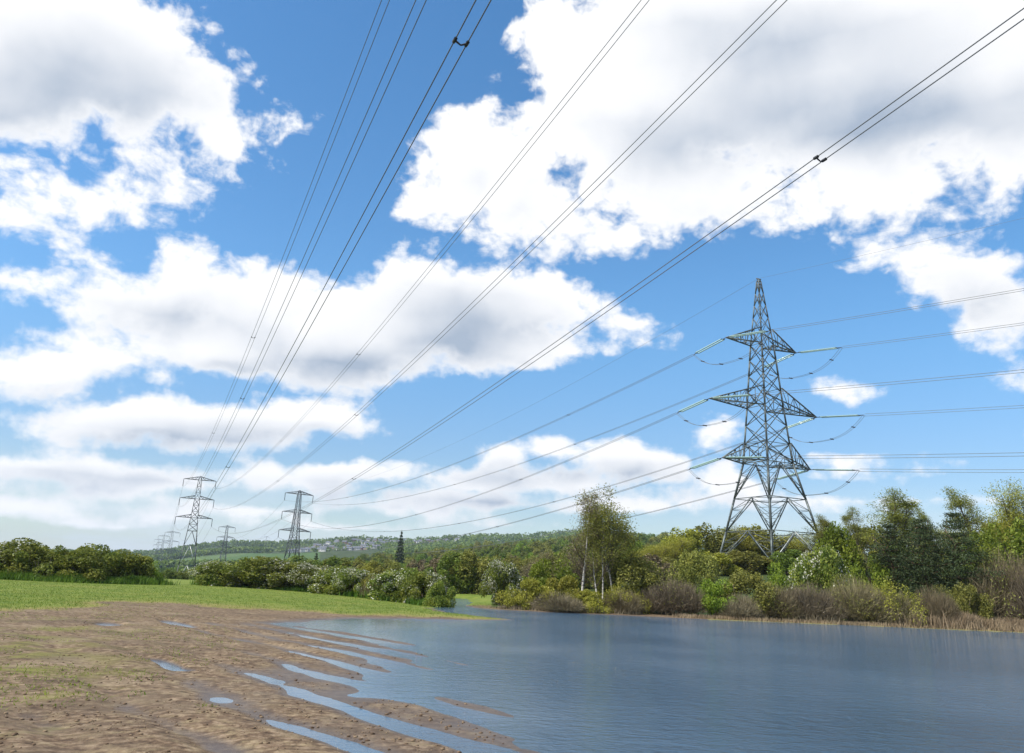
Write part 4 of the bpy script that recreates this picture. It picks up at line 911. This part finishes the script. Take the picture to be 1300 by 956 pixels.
r_me = bpy.data.meshes.new('roof'); r_me.from_pydata([(-5.4, -4.1, 4.85), (5.4, -4.1, 4.85), (5.4, 0, 8.05), (-5.4, 0, 8.05), (5.4, 4.1, 4.85), (-5.4, 4.1, 4.85), (-5.4, -4.1, 4.65), (5.4, -4.1, 4.65), (5.4, 0, 7.85), (-5.4, 0, 7.85), (5.4, 4.1, 4.65), (-5.4, 4.1, 4.65)], [],
    [(0, 1, 2, 3), (3, 2, 4, 5), (7, 6, 9, 8), (8, 9, 11, 10), (6, 7, 1, 0), (10, 11, 5, 4), (0, 3, 9, 6), (3, 5, 11, 9), (1, 7, 8, 2), (2, 8, 10, 4)]); r_me.materials.append(M_ROOF)
c_me = mesh_from('chimney', *box_vf(3.4, 4.3, -0.5, 0.5, 7.0, 9.2), HW[3][1]); win_me = mesh_from('window', *box_vf(-0.6, 0.6, -3.56, -3.44, 0, 1.3), M_PANE)
hr = random.Random(4); nh = 0
rows_h = [(697.5, 372, 455, 1290), (694.5, 385, 470, 1340), (691.5, 392, 530, 1420), (688.5, 400, 560, 1500), (686, 415, 600, 1580), (684.5, 430, 640, 1650)]
RN = ('lowest', 'second lowest', 'third lowest', 'third highest', 'second highest', 'highest')
for (py, x0, x1, D) in rows_h:
    px = x0
    while px < x1:
        x, zt = at(px, py, D); D2 = D + hr.uniform(-25, 25); nm, mt = HW[hr.choice([0, 0, 1, 1, 2, 3])]
        root = empty('house', (x, D2, gz(x, D2)), hr.uniform(-0.5, 0.5), '%s slate-roofed house, %s row of the hillside town, %s' % (nm, RN[rows_h.index((py, x0, x1, D))], 'left third' if px < x0 + (x1 - x0) / 3 else 'right third' if px > x1 - (x1 - x0) / 3 else 'middle third'), 'house', 'distant hillside houses (%s)' % nm, (hr.uniform(.65, .95), .75, hr.uniform(.65, .85)))
        o = link('walls', w_me2, root); o.material_slots[0].link = 'OBJECT'; o.material_slots[0].material = mt
        rf = link('roof', r_me, root); link('chimney', c_me, rf)
        for wx_ in (-3.2, 0, 3.2):
            for wz_ in (0.9, 3.3): w = link('window', win_me, root); w.location = (wx_, 0, wz_)
        px += hr.choice([4.5, 5, 6, 7, 9, 14, 20]); nh += 1
print('houses', nh, 'wood trees', n_)

# ------------------------------------------------------------------ ground cover, clods, litter
def grass_tufts(name, X, Y, hgt, w, mat, label, cat, seed=1, lean=0.25):
    if hgt > 0.3: k = fbm(X / 1.5 + 11, Y / 1.5, 4) > -0.06; X, Y = X[k], Y[k]; hgt = hgt * np.clip(0.75 + 2.2 * fbm(X / 2.5, Y / 2.5, 3), 0.3, 1.4)
    rs = np.random.RandomState(seed); n = len(X); Z = ground_z(X, Y); B_ = np.stack([X, Y, Z - 0.03], 1); a = rs.uniform(0, 6.28, n); sd_ = np.stack([np.cos(a), np.sin(a), 0 * a], 1) * (w * rs.uniform(.6, 1.4, n))[:, None]
    h = (hgt * rs.uniform(.5, 1.2, n)); tip = B_ + np.stack([rs.normal(size=n) * lean * h, rs.normal(size=n) * lean * h, h], 1); mid = (B_ + tip) / 2 + np.array([0, 0, 1]) * (h * 0.12)[:, None]
    V_ = np.stack([B_ - sd_, B_ + sd_, mid + sd_ * .6, mid - sd_ * .6, tip + sd_ * .1, tip - sd_ * .1], 1).reshape(-1, 3); i = np.arange(n)[:, None] * 6
    o = link(name, mesh_from(name, V_, np.concatenate([i + np.array([[0, 1, 2, 3]]), i + np.array([[3, 2, 4, 5]])]), mat)); return tag(o, label, cat, kind='stuff')
rs = np.random.RandomState(77)
def along(pts, n, spread, seedoff=0):
    P = np.array([(at(px, 735, D)[0], D) for px, D in pts]); t = rs.uniform(0, len(P) - 1.001, n); i = t.astype(int); f = (t - i)[:, None]; Q = P[i] * (1 - f) + P[i + 1] * f
    return Q[:, 0] + rs.normal(size=n) * spread, Q[:, 1] + rs.normal(size=n) * spread
X, Y = along([(-60, 60.5), (60, 61.5), (130, 63.5), (200, 68.5)], 13000, 0.6); grass_tufts('tall_grass_shade_toned', X, Y, 0.55, 0.035, L_GRASS_SHADE, 'tall green grass, darkened as shade, along the foot of the left hedge', 'grass', 1)
X, Y = along([(262, 74), (330, 73), (420, 70.5), (500, 63), (566, 57)], 15000, 0.6); grass_tufts('tall_grass_shade_toned', X, Y, 0.55, 0.035, L_GRASS_SHADE, 'tall green grass, darkened as shade, along the foot of the blossoming middle hedge', 'grass', 2)
X, Y = along([(860, 57.5), (960, 57.6), (1150, 58.6), (1340, 60)], 5000, 0.35); grass_tufts('bank_grass', X, Y, 0.26, 0.02, L_STRAW, 'thin strip of yellowish dead grass at the far waterline', 'grass', 3)
X, Y = along([(1140, 60.4), (1220, 60.8), (1340, 61.2)], 26000, 0.8); grass_tufts('dead_reeds', X, Y, 1.15, 0.022, L_STRAW, 'pale dead reeds and brambles on the bank at the right edge', 'reeds', 4, 0.3)
X, Y = along([(640, 58.6), (760, 58.6), (1140, 59.8)], 9000, 0.5); grass_tufts('bank_litter', X, Y, 0.5, 0.02, L_PURP, 'dead brown stems standing under the bank shrubs', 'brambles', 5, 0.3)
# field grass blades over the nearer part of the green field, and straw and weeds on the soil
n = 130000; yy = np.exp(rs.uniform(math.log(24), math.log(72), n)); xx = rs.uniform(-0.85, 0.03, n) * yy; dd = shore_dist(xx, yy); mm = leftover_mud(xx, yy, dd); k = (mm < 0.15 + 0.6 * rs.rand(n)) & (dd > 0.4)
grass_tufts('field_grass', xx[k], yy[k], 0.075, 0.014, leaf_mat('short_grass', (0.075, 0.120, 0.014), (0.125, 0.180, 0.022), (0.215, 0.235, 0.050), 0.4), 'short bright green grass growing across the field', 'grass', 6, 0.5)
n = 60000; yy = np.exp(rs.uniform(math.log(5.5), math.log(38), n)); xx = rs.uniform(-0.9, 0.10, n) * yy; dd = shore_dist(xx, yy); mm = leftover_mud(xx, yy, dd); zz = ground_z(xx, yy)
k = (mm > 0.3) & (zz > 0.015) & (fbm(xx / 1.1, yy / 1.1, 4) > -0.02 + 0.25 * rs.rand(n))
grass_tufts('soil_litter', xx[k], yy[k], 0.035, 0.006, L_STRAW, 'dry straw-coloured litter lying on the bare soil', 'litter', 7, 1.4)
k2 = (mm > 0.25) & (zz > 0.05) & (fbm(xx / 2.2 + 40, yy / 2.2, 4) > 0.02) & (xx / yy < -0.30)
grass_tufts('weeds', xx[k2], yy[k2], 0.06, 0.010, L_BRIGHT, 'patches of low green weeds on the soil at the left', 'weeds', 8, 0.8)
# clods
ico = bpy.data.meshes.new('tmp'); import bmesh; bm = bmesh.new(); bmesh.ops.create_icosphere(bm, subdivisions=1, radius=1); IV = np.array([v.co[:] for v in bm.verts]); IF = np.array([[v.index for v in f.verts] for f in bm.faces]); bm.free()
n = 13000; yy = np.exp(rs.uniform(math.log(5.5), math.log(36), n)); xx = rs.uniform(-0.95, 0.12, n) * yy; dd = shore_dist(xx, yy); zz = ground_z(xx, yy); mm = leftover_mud(xx, yy, dd)
k = (zz > 0.004) & (mm > 0.5) & (fbm(xx / 0.8 + 60, yy / 0.8, 3) > -0.05); xx, yy, zz = xx[k], yy[k], zz[k]; m = len(xx); s = np.minimum(np.exp(rs.normal(size=m) * 0.6) * 0.0085, 0.022)
VV = IV[None] * (s[:, None, None] * rs.uniform(0.6, 1.4, (m, 12, 3)) * np.array([1.3, 1.2, 0.6])) + np.stack([xx, yy, zz + s * 0.2], 1)[:, None]
FF = IF[None] + (np.arange(m) * 12)[:, None, None]
mcl, b, p = material('clod_soil', 0.95, 0.1); g_ = b.n('ShaderNodeNewGeometry'); b.put(p.inputs['Base Color'], ramp(b, g_.outputs['Random Per Island'], [(0, (0.075, 0.050, 0.034)), (0.6, (0.150, 0.105, 0.070)), (1, (0.23, 0.17, 0.11))]))
cl = link('soil_clods', mesh_from('soil_clods', VV.reshape(-1, 3), FF.reshape(-1, 3), mcl)); tag(cl, 'crumbly clods of brown soil scattered over the drowned field edge', 'clods', kind='stuff')
# drowned weeds poking out of the shallow water
for px, py, nb, lab in ((738, 843, 60, 'small tuft of drowned weed breaking the water right of the ridges'), (797, 852, 34, 'sparse drowned stems farther right in the shallow water'), (700, 866, 26, 'thin drowned weed near the soil ridges')):
    d = ray(px, py); t = -EYE / d.z; cx_, cy_ = d.x * t, d.y * t
    X = cx_ + rs.normal(size=nb) * 0.22; Y = cy_ + rs.normal(size=nb) * 0.30; B_ = np.stack([X, Y, X * 0 - 0.03], 1); a = rs.uniform(0, 6.28, nb); sd_ = np.stack([np.cos(a), np.sin(a), 0 * a], 1) * 0.006; h = rs.uniform(.02, .06, nb)
    tip = B_ + np.stack([rs.normal(size=nb) * .05, rs.normal(size=nb) * .05, h], 1); V_ = np.stack([B_ - sd_, B_ + sd_, tip + sd_ * .3, tip - sd_ * .3], 1).reshape(-1, 3)
    o = link('drowned_weed', mesh_from('drowned_weed', V_, np.arange(4 * nb).reshape(nb, 4), L_BROWN)); tag(o, lab, 'water weed', kind='stuff')

# ------------------------------------------------------------------ haze over the whole valley
hv = bpy.data.materials.new('haze_air'); hv.use_nodes = True; t = hv.node_tree; t.nodes.remove(t.nodes['Principled BSDF']); pv = t.nodes.new('ShaderNodeVolumePrincipled')
pv.inputs['Color'].default_value = (0.62, 0.78, 1.0, 1); pv.inputs['Density'].default_value = 0.00010; pv.inputs['Anisotropy'].default_value = 0.2; t.links.new(pv.outputs[0], t.nodes['Material Output'].inputs['Volume'])
hV, hF = box_vf(-4200, 4200, -80, 5600, -22, 175)
hz = link('haze', mesh_from('haze', hV, hF, hv)); tag(hz, 'thin blue summer haze filling the valley towards the hills', 'haze', kind='stuff')
